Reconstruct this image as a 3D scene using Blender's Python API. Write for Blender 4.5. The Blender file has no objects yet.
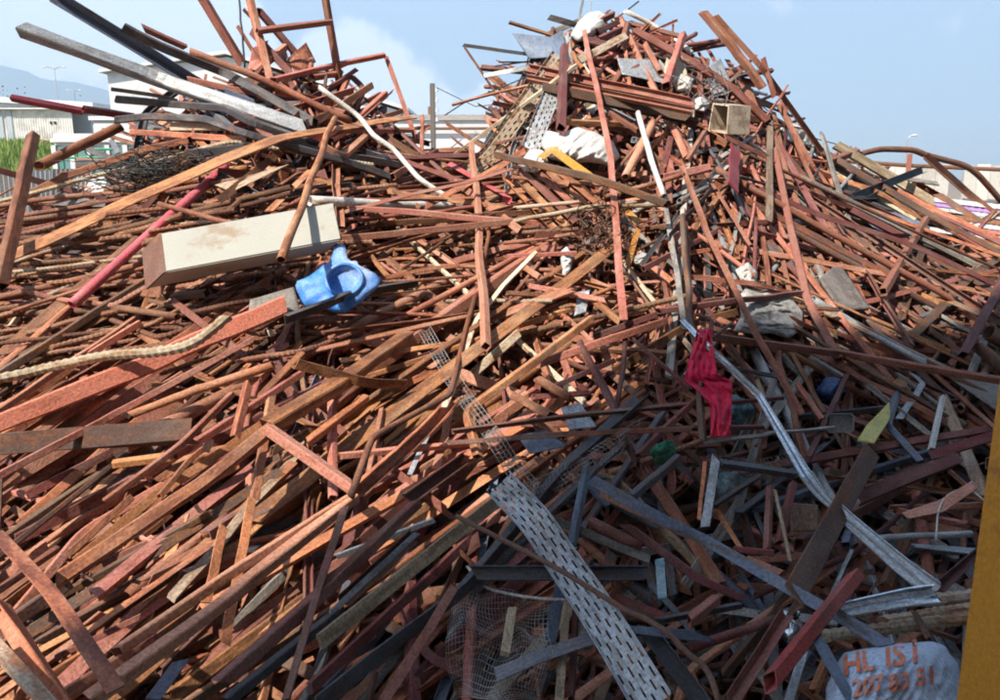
import bpy, bmesh, math, random
from mathutils import Vector, Matrix, noise
from mathutils.bvhtree import BVHTree

R = random.Random(7)
S = bpy.context.scene
COL = S.collection
rad = math.radians

# ------------------------------------------------------------------ camera
F = 785.0
HORIZON = 183.0
PITCH = math.atan((350 - HORIZON) / F)
CAM = Vector((0, 0, 2.2))
RIGHT = Vector((1, 0, 0))
FWD = Vector((0, math.cos(PITCH), -math.sin(PITCH)))
UP = Vector((0, math.sin(PITCH), math.cos(PITCH)))

def P(px, py, d):
    return CAM + RIGHT * ((px - 500) / F * d) + UP * ((350 - py) / F * d) + FWD * d

def proj(p):
    v = p - CAM
    d = v.dot(FWD)
    return 500 + v.dot(RIGHT) / d * F, 350 - v.dot(UP) / d * F, d

cam_data = bpy.data.cameras.new('camera')
cam = bpy.data.objects.new('camera', cam_data)
COL.objects.link(cam)
cam.location = CAM
cam.rotation_euler = (math.pi / 2 - PITCH, 0, 0)
cam_data.sensor_width = 36
cam_data.lens = F / 1000 * 36
cam_data.clip_start = 0.05
cam_data.clip_end = 30000
S.camera = cam

# ------------------------------------------------------------------ the heap's shape
def interp(tab, x):
    if x <= tab[0][0]: return tab[0][1]
    for (a, va), (b, vb) in zip(tab, tab[1:]):
        if x <= b:
            t = (x - a) / (b - a)
            return va + (vb - va) * t
    return tab[-1][1]

SIL = [(-200, 250), (0, 212), (60, 195), (130, 145), (190, 96), (250, 62), (300, 60), (350, 96), (400, 124), (440, 150),
       (475, 148), (510, 84), (545, 40), (590, 18), (650, 26), (700, 46), (750, 84), (800, 138), (850, 170), (900, 192), (1000, 214), (1200, 240)]
DC = [(-200, 5.6), (0, 6.0), (130, 6.3), (300, 6.8), (440, 7.4), (600, 7.7), (750, 7.9), (850, 8.6), (1000, 9.4), (1200, 10)]
DB = [(-200, 2.3), (0, 2.35), (300, 2.55), (600, 2.8), (1000, 2.65), (1200, 2.6)]

def depth(px, py):
    s = interp(SIL, px)
    t = max(-0.4, min(1.0, (700 - py) / (700 - s)))
    inv = (1 - t) / interp(DB, px) + t / interp(DC, px)
    d = 1 / max(inv, 0.05)
    n = noise.noise(Vector((px / 150, py / 110, 3.7))) * 0.05
    return d * (1 + n)

def surf(px, py, lift=0.0):
    return P(px, py, depth(px, py) - lift)

def snormal(px, py):
    a = surf(px - 15, py); b = surf(px + 15, py); c = surf(px, py - 15); e = surf(px, py + 15)
    n = (b - a).cross(c - e)
    n.normalize()
    return n if n.dot(CAM - surf(px, py)) > 0 else -n

# ------------------------------------------------------------------ materials
MATS = {}
BARMATS = 'primer pink salmon rust orange brown darkred char black steel bluesteel galv shiny whitep cream wood greywood rebar dusty redpaint pinkred yellow'.split()
def nd(t, kind, **kw):
    n = t.nodes.new(kind)
    for k, v in kw.items(): setattr(n, k, v)
    return n

def mat(name, base, patch=None, amt=0.45, dust=None, dust_amt=0.35, rough=0.75, metal=0.0, bump=0.35, vary=0.4, scale=7.0, spec=0.35, hue=0.012, streak=0.3, bar=None, grain=(0.62, 1.34)):
    if bar is None: bar = name in BARMATS
    """worn surface: base paint or steel, patches of another colour, dust, length-wise streaks, small pits"""
    m = bpy.data.materials.new(name); m.use_nodes = True
    t = m.node_tree; L = t.links.new
    for n in list(t.nodes): t.nodes.remove(n)
    out = nd(t, 'ShaderNodeOutputMaterial'); bs = nd(t, 'ShaderNodeBsdfPrincipled'); L(bs.outputs[0], out.inputs[0])
    bs.inputs['Metallic'].default_value = metal
    bs.inputs['Specular IOR Level'].default_value = spec
    tc = nd(t, 'ShaderNodeTexCoord'); oi = nd(t, 'ShaderNodeObjectInfo')
    off = nd(t, 'ShaderNodeVectorMath', operation='SCALE'); off.inputs[0].default_value = (37, 61, 23); L(oi.outputs['Random'], off.inputs['Scale'])
    ad = nd(t, 'ShaderNodeVectorMath', operation='ADD'); L(tc.outputs['Object'], ad.inputs[0]); L(off.outputs[0], ad.inputs[1])
    uvm = nd(t, 'ShaderNodeVectorMath', operation='MULTIPLY'); L(tc.outputs['UV'], uvm.inputs[0]); uvm.inputs[1].default_value = (2.2, 40, 1)
    uva = nd(t, 'ShaderNodeVectorMath', operation='ADD'); L(uvm.outputs[0], uva.inputs[0]); L(off.outputs[0], uva.inputs[1])
    big = nd(t, 'ShaderNodeTexNoise'); big.inputs['Scale'].default_value = scale; big.inputs['Detail'].default_value = 5; big.inputs['Roughness'].default_value = 0.68; L(ad.outputs[0], big.inputs['Vector'])
    fine = nd(t, 'ShaderNodeTexNoise'); fine.inputs['Scale'].default_value = 95; fine.inputs['Detail'].default_value = 2; L(ad.outputs[0], fine.inputs['Vector'])
    st = nd(t, 'ShaderNodeTexNoise'); st.inputs['Scale'].default_value = 1.0; st.inputs['Detail'].default_value = 2; L(uva.outputs[0], st.inputs['Vector'])
    mid = nd(t, 'ShaderNodeTexNoise'); mid.inputs['Scale'].default_value = scale * 0.45; mid.inputs['Detail'].default_value = 3; 
    ad2 = nd(t, 'ShaderNodeVectorMath', operation='ADD'); L(ad.outputs[0], ad2.inputs[0]); ad2.inputs[1].default_value = (11, 5, 29); L(ad2.outputs[0], mid.inputs['Vector'])
    if bar:                                         # wear runs along the length of a bar
        for tex, k in ((big, (scale * .9, scale * 3.2, 1)), (mid, (scale * .5, scale * 1.6, 1))):
            q = nd(t, 'ShaderNodeVectorMath', operation='MULTIPLY'); L(tc.outputs['UV'], q.inputs[0]); q.inputs[1].default_value = k
            q2 = nd(t, 'ShaderNodeVectorMath', operation='ADD'); L(q.outputs[0], q2.inputs[0]); L(off.outputs[0], q2.inputs[1])
            tex.inputs['Scale'].default_value = 1.0; L(q2.outputs[0], tex.inputs['Vector'])
    # patches
    sm = nd(t, 'ShaderNodeMath', operation='MULTIPLY_ADD'); L(st.outputs[0], sm.inputs[0]); sm.inputs[1].default_value = streak; L(big.outputs[0], sm.inputs[2])
    ramp = nd(t, 'ShaderNodeMapRange'); ramp.interpolation_type = 'SMOOTHSTEP'
    th = 0.78 + streak * 0.5 - amt * 0.6
    ramp.inputs[1].default_value = th - 0.06; ramp.inputs[2].default_value = th + 0.07; L(sm.outputs[0], ramp.inputs[0])
    mx = nd(t, 'ShaderNodeMix', data_type='RGBA'); L(ramp.outputs[0], mx.inputs[0]); mx.inputs[6].default_value = (*base, 1); mx.inputs[7].default_value = (*(patch or base), 1)
    # dust
    dr = nd(t, 'ShaderNodeMapRange'); dr.interpolation_type = 'SMOOTHSTEP'; dr.inputs[1].default_value = 0.42; dr.inputs[2].default_value = 0.72; dr.inputs[4].default_value = dust_amt; L(mid.outputs[0], dr.inputs[0])
    md = nd(t, 'ShaderNodeMix', data_type='RGBA'); L(dr.outputs[0], md.inputs[0]); L(mx.outputs[2], md.inputs[6]); md.inputs[7].default_value = (*(dust or (0.33, 0.24, 0.18)), 1)
    # per-piece value/hue and grain
    hv = nd(t, 'ShaderNodeHueSaturation'); L(md.outputs[2], hv.inputs['Color'])
    v1 = nd(t, 'ShaderNodeMapRange'); v1.inputs[3].default_value = 1 - vary; v1.inputs[4].default_value = 1 + vary; L(oi.outputs['Random'], v1.inputs[0])
    v2 = nd(t, 'ShaderNodeMapRange'); v2.inputs[1].default_value = 0.25; v2.inputs[2].default_value = 0.75; v2.inputs[3].default_value = grain[0]; v2.inputs[4].default_value = grain[1]; L(fine.outputs[0], v2.inputs[0])
    vm = nd(t, 'ShaderNodeMath', operation='MULTIPLY'); L(v1.outputs[0], vm.inputs[0]); L(v2.outputs[0], vm.inputs[1]); L(vm.outputs[0], hv.inputs['Value'])
    fr = nd(t, 'ShaderNodeMath', operation='MULTIPLY'); L(oi.outputs['Random'], fr.inputs[0]); fr.inputs[1].default_value = 17.31
    fr2 = nd(t, 'ShaderNodeMath', operation='FRACT'); L(fr.outputs[0], fr2.inputs[0])
    hm = nd(t, 'ShaderNodeMapRange'); hm.inputs[3].default_value = 0.5 - hue; hm.inputs[4].default_value = 0.5 + hue; L(fr2.outputs[0], hm.inputs[0]); L(hm.outputs[0], hv.inputs['Hue'])
    L(hv.outputs[0], bs.inputs['Base Color'])
    rr = nd(t, 'ShaderNodeMapRange'); rr.inputs[3].default_value = rough - 0.12; rr.inputs[4].default_value = min(1, rough + 0.15); L(big.outputs[0], rr.inputs[0]); L(rr.outputs[0], bs.inputs['Roughness'])
    if bump:
        bp = nd(t, 'ShaderNodeBump'); bp.inputs['Strength'].default_value = bump; bp.inputs['Distance'].default_value = 0.006
        L(fine.outputs[0], bp.inputs['Height']); L(bp.outputs[0], bs.inputs['Normal'])
    MATS[name] = m
    return m

mat('primer', (0.32, 0.118, 0.08), (0.23, 0.085, 0.042), 0.42, (0.46, 0.29, 0.21), 0.36)
mat('pink', (0.4, 0.16, 0.11), (0.28, 0.1, 0.06), 0.3, (0.46, 0.27, 0.2), 0.4)
mat('salmon', (0.46, 0.155, 0.09), (0.35, 0.12, 0.07), 0.3, (0.46, 0.25, 0.17), 0.25, vary=0.1)
mat('rust', (0.33, 0.126, 0.056), (0.18, 0.066, 0.034), 0.48, (0.45, 0.28, 0.17), 0.32)
mat('orange', (0.39, 0.15, 0.065), (0.28, 0.11, 0.045), 0.45, (0.48, 0.3, 0.18), 0.3)
mat('brown', (0.105, 0.055, 0.038), (0.19, 0.07, 0.03), 0.4, (0.24, 0.17, 0.13), 0.4)
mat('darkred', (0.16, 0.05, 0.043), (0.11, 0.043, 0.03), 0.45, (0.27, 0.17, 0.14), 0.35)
mat('char', (0.045, 0.042, 0.045), (0.11, 0.06, 0.04), 0.36, (0.22, 0.2, 0.19), 0.45, rough=0.7)
mat('black', (0.022, 0.023, 0.026), (0.05, 0.04, 0.035), 0.3, (0.14, 0.13, 0.12), 0.25, rough=0.6)
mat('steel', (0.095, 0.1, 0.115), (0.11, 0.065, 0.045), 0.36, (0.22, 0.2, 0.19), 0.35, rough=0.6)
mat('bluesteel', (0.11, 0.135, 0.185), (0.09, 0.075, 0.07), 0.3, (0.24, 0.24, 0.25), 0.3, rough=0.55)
mat('galv', (0.37, 0.39, 0.41), (0.24, 0.24, 0.24), 0.42, (0.42, 0.38, 0.32), 0.35, rough=0.5, metal=0.25, bump=0.15, vary=0.2, hue=0.005)
mat('shiny', (0.6, 0.62, 0.65), (0.4, 0.42, 0.44), 0.4, (0.42, 0.41, 0.39), 0.25, rough=0.26, metal=0.9, bump=0.1, vary=0.1, hue=0.005)
mat('whitep', (0.56, 0.54, 0.5), (0.34, 0.2, 0.11), 0.24, (0.46, 0.41, 0.34), 0.4, rough=0.6, bump=0.15, vary=0.12, hue=0.01)
mat('cream', (0.52, 0.43, 0.31), (0.3, 0.15, 0.07), 0.36, (0.5, 0.42, 0.32), 0.4, vary=0.15)
mat('wood', (0.33, 0.24, 0.155), (0.21, 0.145, 0.095), 0.5, (0.4, 0.33, 0.26), 0.4, rough=0.85, streak=0.9)
mat('greywood', (0.27, 0.25, 0.22), (0.16, 0.14, 0.12), 0.5, (0.36, 0.33, 0.29), 0.4, rough=0.85, streak=0.9)
mat('rebar', (0.2, 0.085, 0.048), (0.12, 0.052, 0.032), 0.45, (0.4, 0.25, 0.16), 0.35, rough=0.85)
mat('dusty', (0.36, 0.28, 0.195), (0.24, 0.12, 0.06), 0.42, (0.5, 0.42, 0.32), 0.4, rough=0.85, vary=0.15)
mat('redpaint', (0.26, 0.035, 0.045), (0.16, 0.04, 0.035), 0.35, (0.34, 0.16, 0.14), 0.3, rough=0.6)
mat('pinkred', (0.5, 0.085, 0.11), (0.3, 0.06, 0.06), 0.3, (0.48, 0.22, 0.2), 0.35, rough=0.55, vary=0.1)
mat('yellow', (0.44, 0.2, 0.022), (0.3, 0.15, 0.035), 0.35, (0.42, 0.3, 0.14), 0.3, rough=0.5, vary=0.12)
mat('postyellow', (0.44, 0.19, 0.02), (0.16, 0.08, 0.025), 0.36, (0.36, 0.2, 0.07), 0.5, rough=0.5, vary=0.02, scale=3, hue=0.0, grain=(.85, 1.12))
mat('beige', (0.5, 0.42, 0.3), (0.3, 0.22, 0.15), 0.36, (0.5, 0.43, 0.33), 0.3, vary=0.1)
mat('boxwhite', (0.345, 0.335, 0.285), (0.27, 0.2, 0.13), 0.24, (0.27, 0.25, 0.21), 0.5, rough=0.5, bump=0.05, vary=0.03, scale=3, hue=0.0, grain=(.93, 1.06))
mat('blueplastic', (0.045, 0.19, 0.56), (0.07, 0.24, 0.6), 0.4, (0.45, 0.52, 0.6), 0.75, rough=0.5, bump=0.1, vary=0.03, scale=9, hue=0.0)
mat('redcloth', (0.62, 0.01, 0.055), (0.5, 0.008, 0.045), 0.5, (0.5, 0.08, 0.1), 0.25, rough=0.9, bump=0.2, vary=0.02, hue=0.0)
mat('whitecloth', (0.55, 0.53, 0.5), (0.42, 0.38, 0.33), 0.3, (0.46, 0.42, 0.36), 0.4, rough=0.9, bump=0.3, vary=0.06, hue=0.0)
mat('greycloth', (0.42, 0.4, 0.37), (0.24, 0.22, 0.19), 0.4, (0.36, 0.33, 0.28), 0.4, rough=0.9, bump=0.3, vary=0.06, hue=0.0)  # grey cloth; its mid tone also stands in for shade on the big sack
mat('sackblue', (0.36, 0.42, 0.52), (0.28, 0.33, 0.42), 0.4, (0.45, 0.46, 0.48), 0.35, rough=0.75, bump=0.15, vary=0.03, hue=0.0)
mat('ink', (0.55, 0.14, 0.06), (0.45, 0.2, 0.13), 0.4, (0.45, 0.35, 0.33), 0.35, rough=0.8, bump=0.0, vary=0.02, scale=30, hue=0.0)
mat('yellowsheet', (0.5, 0.43, 0.1), (0.36, 0.3, 0.1), 0.35, (0.5, 0.45, 0.25), 0.3, rough=0.6, vary=0.05, hue=0.0)
mat('board', (0.17, 0.15, 0.13), (0.11, 0.09, 0.08), 0.45, (0.25, 0.22, 0.19), 0.4, rough=0.85, vary=0.1)
mat('greenplastic', (0.03, 0.22, 0.12), None, 0.3, (0.1, 0.25, 0.17), 0.3, rough=0.45, vary=0.05, hue=0.0)
mat('bluebag', (0.03, 0.06, 0.16), None, 0.3, (0.1, 0.14, 0.22), 0.3, rough=0.4, vary=0.05, hue=0.0)
mat('tealbag', (0.1, 0.2, 0.23), (0.2, 0.28, 0.3), 0.4, (0.3, 0.35, 0.36), 0.3, rough=0.3, vary=0.05, hue=0.0)
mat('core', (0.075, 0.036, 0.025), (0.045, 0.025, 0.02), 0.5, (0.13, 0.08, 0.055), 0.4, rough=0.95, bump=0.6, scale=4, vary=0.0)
mat('wire', (0.3, 0.29, 0.28), (0.22, 0.13, 0.09), 0.4, (0.35, 0.3, 0.26), 0.3, rough=0.55, metal=0.3, bump=0.0)
mat('darkwire', (0.06, 0.06, 0.055), (0.12, 0.07, 0.045), 0.4, (0.2, 0.19, 0.17), 0.3, rough=0.7, bump=0.0)

COLWORD = dict(primer='red-primed', pink='dusty pinkish', salmon='salmon', rust='rusty', orange='orange-rusted', brown='dull brown', darkred='dark red',
               char='blackened', black='black', steel='dark grey', bluesteel='blue-grey', galv='galvanised grey', shiny='bright metal', whitep='white painted', cream='cream',
               wood='tan', greywood='weathered grey', rebar='rust-brown', dusty='dusty cream', redpaint='deep red', pinkred='pinkish red', yellow='yellow', beige='beige')
KINDS = dict(rect=('box_section', 'rectangular tube', 'steel tube'), sq=('square_tube', 'square tube', 'steel tube'), angle=('angle_bar', 'angle bar', 'angle bar'), chan=('channel_bar', 'channel bar', 'steel channel'),
             flat=('flat_bar', 'flat bar', 'flat bar'), pipe=('round_pipe', 'round pipe', 'pipe'), rebar=('ribbed_rebar', 'ribbed rebar', 'rebar'),
             rod=('steel_rod', 'steel rod', 'rod'), wood=('timber_plank', 'plank', 'timber'), ibeam=('steel_beam', 'I-beam', 'beam'))

# ------------------------------------------------------------------ object helpers
def link(name, me, m, parent=None, loc=None):
    o = bpy.data.objects.new(name, me); COL.objects.link(o)
    for x in (m if isinstance(m, (list, tuple)) else [m]):
        me.materials.append(MATS[x] if isinstance(x, str) else x)
    if loc is not None: o.location = loc
    if parent: o.parent = parent
    return o

def tag(o, label=None, cat=None, group=None, kind=None):
    if label: o['label'] = label
    if cat: o['category'] = cat
    if group: o['group'] = group
    if kind: o['kind'] = kind
    return o

def empty(name, loc):
    o = bpy.data.objects.new(name, None); COL.objects.link(o); o.location = loc; o.empty_display_size = 0.1
    return o

def profile(kind, w, h=None, t=None):
    """closed outline(s) of a section, centred: (outer, inner or None)"""
    h = h or w
    if kind == 'rect': h = w * .55; kind = 'sq'
    if kind == 'sq':
        t = t or max(0.0025, w * 0.07); c = w * 0.1
        def rr(a, b, c): return [(-a + c, -b), (a - c, -b), (a, -b + c), (a, b - c), (a - c, b), (-a + c, b), (-a, b - c), (-a, -b + c)]
        return rr(w / 2, h / 2, c), rr(w / 2 - t, h / 2 - t, c * 0.6)
    if kind == 'pipe':
        n = 14; t = t or max(0.0025, w * 0.08)
        ring = lambda r: [(r * math.cos(i * 2 * math.pi / n), r * math.sin(i * 2 * math.pi / n)) for i in range(n)]
        return ring(w / 2), ring(w / 2 - t)
    if kind in ('rod', 'rebar'):
        n = 8; return [(w / 2 * math.cos(i * 2 * math.pi / n), w / 2 * math.sin(i * 2 * math.pi / n)) for i in range(n)], None
    if kind == 'flat':
        h = t or max(0.005, w * 0.12); c = min(h, w) * 0.22
        a, b = w / 2, h / 2
        return [(-a + c, -b), (a - c, -b), (a, -b + c), (a, b - c), (a - c, b), (-a + c, b), (-a, b - c), (-a, -b + c)], None
    if kind == 'wood':
        h = h if h != w else w * 0.4; c = min(w, h) * 0.08; a, b = w / 2, h / 2
        return [(-a + c, -b), (a - c, -b), (a, -b + c), (a, b - c), (a - c, b), (-a + c, b), (-a, b - c), (-a, -b + c)], None
    if kind == 'angle':
        t = t or max(0.004, w * 0.1); a = w / 2; q = t * 0.3
        return [(-a, -a + q), (-a + q, -a), (a - q, -a), (a, -a + q), (a, -a + t), (-a + t, -a + t), (-a + t, a), (-a + q, a), (-a, a - q)][::1], None
    if kind == 'chan':
        t = t or max(0.004, w * 0.09); a, b = w / 2, w * 0.3
        return [(-a, -b), (-a, b), (-a + t, b), (-a + t, -b + t), (a - t, -b + t), (a - t, b), (a, b), (a, -b)], None
    if kind == 'ibeam':
        t = t or w * 0.1; a, b = w * 0.32, w / 2
        return [(-a, -b), (a, -b), (a, -b + t), (t / 2, -b + t), (t / 2, b - t), (a, b - t), (a, b), (-a, b), (-a, b - t), (-t / 2, b - t), (-t / 2, -b + t), (-a, -b + t)], None

def resample(pts, step):
    out = [pts[0]]; 
    for i, (a, b) in enumerate(zip(pts, pts[1:])):
        L = (b - a).length; n = max(1, int(round(L / step)))
        for k in range(1, n + 1): out.append(a.lerp(b, k / n))
    return out

def soften(pts, r):
    """replace every inner corner of a polyline by a small arc"""
    if len(pts) < 3: return pts
    out = [pts[0]]
    for a, b, c in zip(pts, pts[1:], pts[2:]):
        q = min(r, (b - a).length * 0.45, (c - b).length * 0.45)
        p0 = b + (a - b).normalized() * q; p1 = b + (c - b).normalized() * q
        for k in range(5):
            t = k / 4; out.append(p0.lerp(b, t).lerp(b.lerp(p1, t), t))
    out.append(pts[-1])
    return out

def sweep(bm, pts, outer, inner, nrm, roll=0.0, scales=None, uvl=None, jit=None, mi=0, twist=0.0, skew=None):
    """extrude a section along pts; nrm is the direction the section's own up leans to"""
    n = len(pts); rings_o = []; rings_i = []; s = 0.0; ss = []
    prevN = None
    for i, p in enumerate(pts):
        T = ((pts[min(i + 1, n - 1)] - pts[max(i - 1, 0)]))
        if T.length < 1e-9: T = Vector((0, 0, 1))
        T.normalize()
        ref = nrm if prevN is None else prevN
        N = ref - T * T.dot(ref)
        if N.length < 1e-4: N = T.orthogonal()
        N.normalize(); prevN = N.copy()
        B = T.cross(N)
        a = roll + twist * i / max(1, n - 1)
        N2 = N * math.cos(a) + B * math.sin(a); B2 = B * math.cos(a) - N * math.sin(a)
        k = scales[i] if scales else 1.0
        if i: s += (p - pts[i - 1]).length
        ss.append(s)
        def mk(loop):
            if skew and i in (0, n - 1):             # torn or torch-cut end, not a clean square one
                sx, sy = skew[0] if i == 0 else skew[1]
                return [bm.verts.new(p + (B2 * x + N2 * y) * k + T * (x * sx + y * sy)) for x, y in loop]
            return [bm.verts.new(p + (B2 * x + N2 * y) * k) for x, y in loop]
        rings_o.append(mk(outer))
        if inner: rings_i.append(mk(inner))
    m = len(outer)
    per = [0.0]
    for j in range(m):
        x0, y0 = outer[j]; x1, y1 = outer[(j + 1) % m]; per.append(per[-1] + math.hypot(x1 - x0, y1 - y0))
    def quad(a, b, c, d, uv):
        try: f = bm.faces.new((a, b, c, d))
        except ValueError: return
        f.material_index = mi
        if uvl:
            for lo, u in zip(f.loops, uv): lo[uvl].uv = u
        return f
    for i in range(n - 1):
        for j in range(m):
            k = (j + 1) % m
            uv = ((ss[i], per[j]), (ss[i], per[j + 1]), (ss[i + 1], per[j + 1]), (ss[i + 1], per[j]))
            quad(rings_o[i][j], rings_o[i][k], rings_o[i + 1][k], rings_o[i + 1][j], uv)
            if inner:
                quad(rings_i[i][k], rings_i[i][j], rings_i[i + 1][j], rings_i[i + 1][k], (uv[1], uv[0], uv[3], uv[2]))
    for i in (0, n - 1):
        if inner:
            for j in range(m):
                k = (j + 1) % m
                quad(rings_o[i][j], rings_o[i][k], rings_i[i][k], rings_i[i][j], ((ss[i], per[j]),) * 4)
        else:
            try:
                f = bm.faces.new(rings_o[i]); f.material_index = mi
            except ValueError: pass

def finish(bm, name, m, origin, parent=None, smooth=False):
    bmesh.ops.translate(bm, verts=bm.verts, vec=-origin)
    bmesh.ops.recalc_face_normals(bm, faces=bm.faces)
    me = bpy.data.meshes.new(name); bm.to_mesh(me); bm.free()
    if smooth:
        for p in me.polygons: p.use_smooth = True
    return link(name, me, m, parent, origin)

DIV = dict(rect=1.25, sq=1.3, angle=1.2, chan=1.15, flat=1.02, pipe=1.0, rod=1.0, rebar=1.0, wood=1.1, ibeam=1.15)
ITEMS = []          # every bar, for the labels: dict(o, kind, m, pts2d, w)
LAND = []           # landmarks: (short name, px, py)

def bar_mesh(bm, kind, P3, w, nrm, roll, rr, scales=None, uvl=None, mi=0, wob=1.0, step=None):
    L = sum((b - a).length for a, b in zip(P3, P3[1:]))
    pts = soften(P3, max(0.05, w * 1.6))
    step = step or max(0.1, w * 1.5)
    if kind == 'rebar': step = max(0.013, w * 0.45)
    rp = resample(pts, step)
    if len(rp) < 4: rp = resample(pts, L / 4)
    # a slight bow and kinks: nothing in a scrap heap is straight
    amp = wob * L * rr.uniform(0.001, 0.009) * (2.6 if kind in ('flat', 'rod', 'rebar') else 1.3)
    u = Vector((rr.uniform(-1, 1), rr.uniform(-1, 1), rr.uniform(-1, 1))).normalized()
    sd = rr.uniform(0, 90); fr = rr.choice((0.7, 1.0, 1.5, 2.5))
    out = []
    for i, p in enumerate(rp):
        t = i / (len(rp) - 1)
        e = math.sin(t * math.pi)
        out.append(p + u * amp * e * 2 * noise.noise(Vector((t * fr * 2 + sd, sd, 0))) + Vector((noise.noise(Vector((t * 5 + sd, 1, 0))), noise.noise(Vector((t * 5 + sd, 2, 0))), noise.noise(Vector((t * 5 + sd, 3, 0))))) * amp * 0.25)
    sc = None
    if kind == 'rebar':
        sc = [1.0 + (0.14 if i % 2 else -0.08) for i in range(len(out))]
    elif scales:
        sc = []
        for i in range(len(out)):
            x = i / (len(out) - 1) * (len(scales) - 1); k = min(int(x), len(scales) - 2); sc.append(scales[k] + (scales[k + 1] - scales[k]) * (x - k))
    elif kind in ('sq', 'rect', 'pipe') and rr.random() < 0.5:
        c = rr.random(); sc = [1 - 0.12 * math.exp(-((i / len(out) - c) * 9) ** 2) for i in range(len(out))]
    o, inn = profile(kind, w)
    sweep(bm, out, o, inn, nrm, roll, sc, uvl, mi=mi, twist=rr.uniform(-0.12, 0.12) if rr.random() < 0.7 else rr.uniform(-0.8, 0.8), skew=[(rr.gauss(0, .45), rr.gauss(0, .45)) for _ in range(2)])
    return L

def make_bar(kind, m, pts2d, w_px, lift=(0.12, 0.12), label=None, short=None, group=None, scales=None, fix=True, roll=None, w_m=None, name=None, cat=None, seed=None):
    rr = random.Random(seed if seed is not None else hash((round(pts2d[0][0]), round(pts2d[0][1]), round(pts2d[-1][0]), round(pts2d[-1][1]))) & 0xffffff)
    n = len(pts2d)
    cum = [0]
    for a, b in zip(pts2d, pts2d[1:]): cum.append(cum[-1] + math.hypot(b[0] - a[0], b[1] - a[1]))
    tot = max(cum[-1], 1e-6)
    lf = [lift[0] + (lift[1] - lift[0]) * c / tot for c in cum]
    P3 = [surf(x, y, l) for (x, y), l in zip(pts2d, lf)]
    if fix:                                     # keep a straight piece from sinking into the heap between its ends
        worst = 0.0
        for a, b, l0, l1 in zip(P3, P3[1:], lf, lf[1:]):
            for k in range(1, 6):
                q = a.lerp(b, k / 6); x, y, d = proj(q)
                worst = max(worst, d - (depth(x, y) - min(l0, l1)))
        worst = min(worst, 0.45)
        if worst > 0.02: P3 = [p + (CAM - p).normalized() * worst for p in P3]
    mx, my = sum(p[0] for p in pts2d) / n, sum(p[1] for p in pts2d) / n
    dm = sum((p - CAM).dot(FWD) for p in P3) / n
    w = w_m or max(0.003, w_px * dm / F / DIV[kind])
    nrm = (snormal(mx, my) * 0.6 + (CAM - surf(mx, my)).normalized() * 0.4).normalized()
    if roll is None:
        roll = {'rect': rr.choice((0.6, -0.6, 2.1)) + rr.uniform(-0.3, 0.3), 'sq': rr.choice((0.7, -0.7)) + rr.uniform(-0.28, 0.28), 'angle': rr.choice((0.8, 2.3, 3.9, 5.5)) + rr.uniform(-0.4, 0.4), 'flat': rr.uniform(-0.45, 0.45),
                'chan': rr.choice((0, math.pi, 0.5, 3.6)) + rr.uniform(-0.4, 0.4), 'wood': rr.uniform(-0.5, 0.5), 'ibeam': rr.uniform(0.2, 0.6)}.get(kind, 0)
    bm = bmesh.new(); uvl = bm.loops.layers.uv.new('UVMap')
    bar_mesh(bm, kind, P3, w, nrm, roll, rr, scales, uvl)
    o = finish(bm, name or KINDS[kind][0], m, P3[0].lerp(P3[-1], 0.5), smooth=kind in ('pipe', 'rod'))
    tag(o, label, cat or KINDS[kind][2], group)
    ITEMS.append(dict(o=o, kind=kind, m=m, pts=pts2d, w=w_px, label=label, group=group))
    if short: LAND.append((short, mx, my))
    return o
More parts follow.
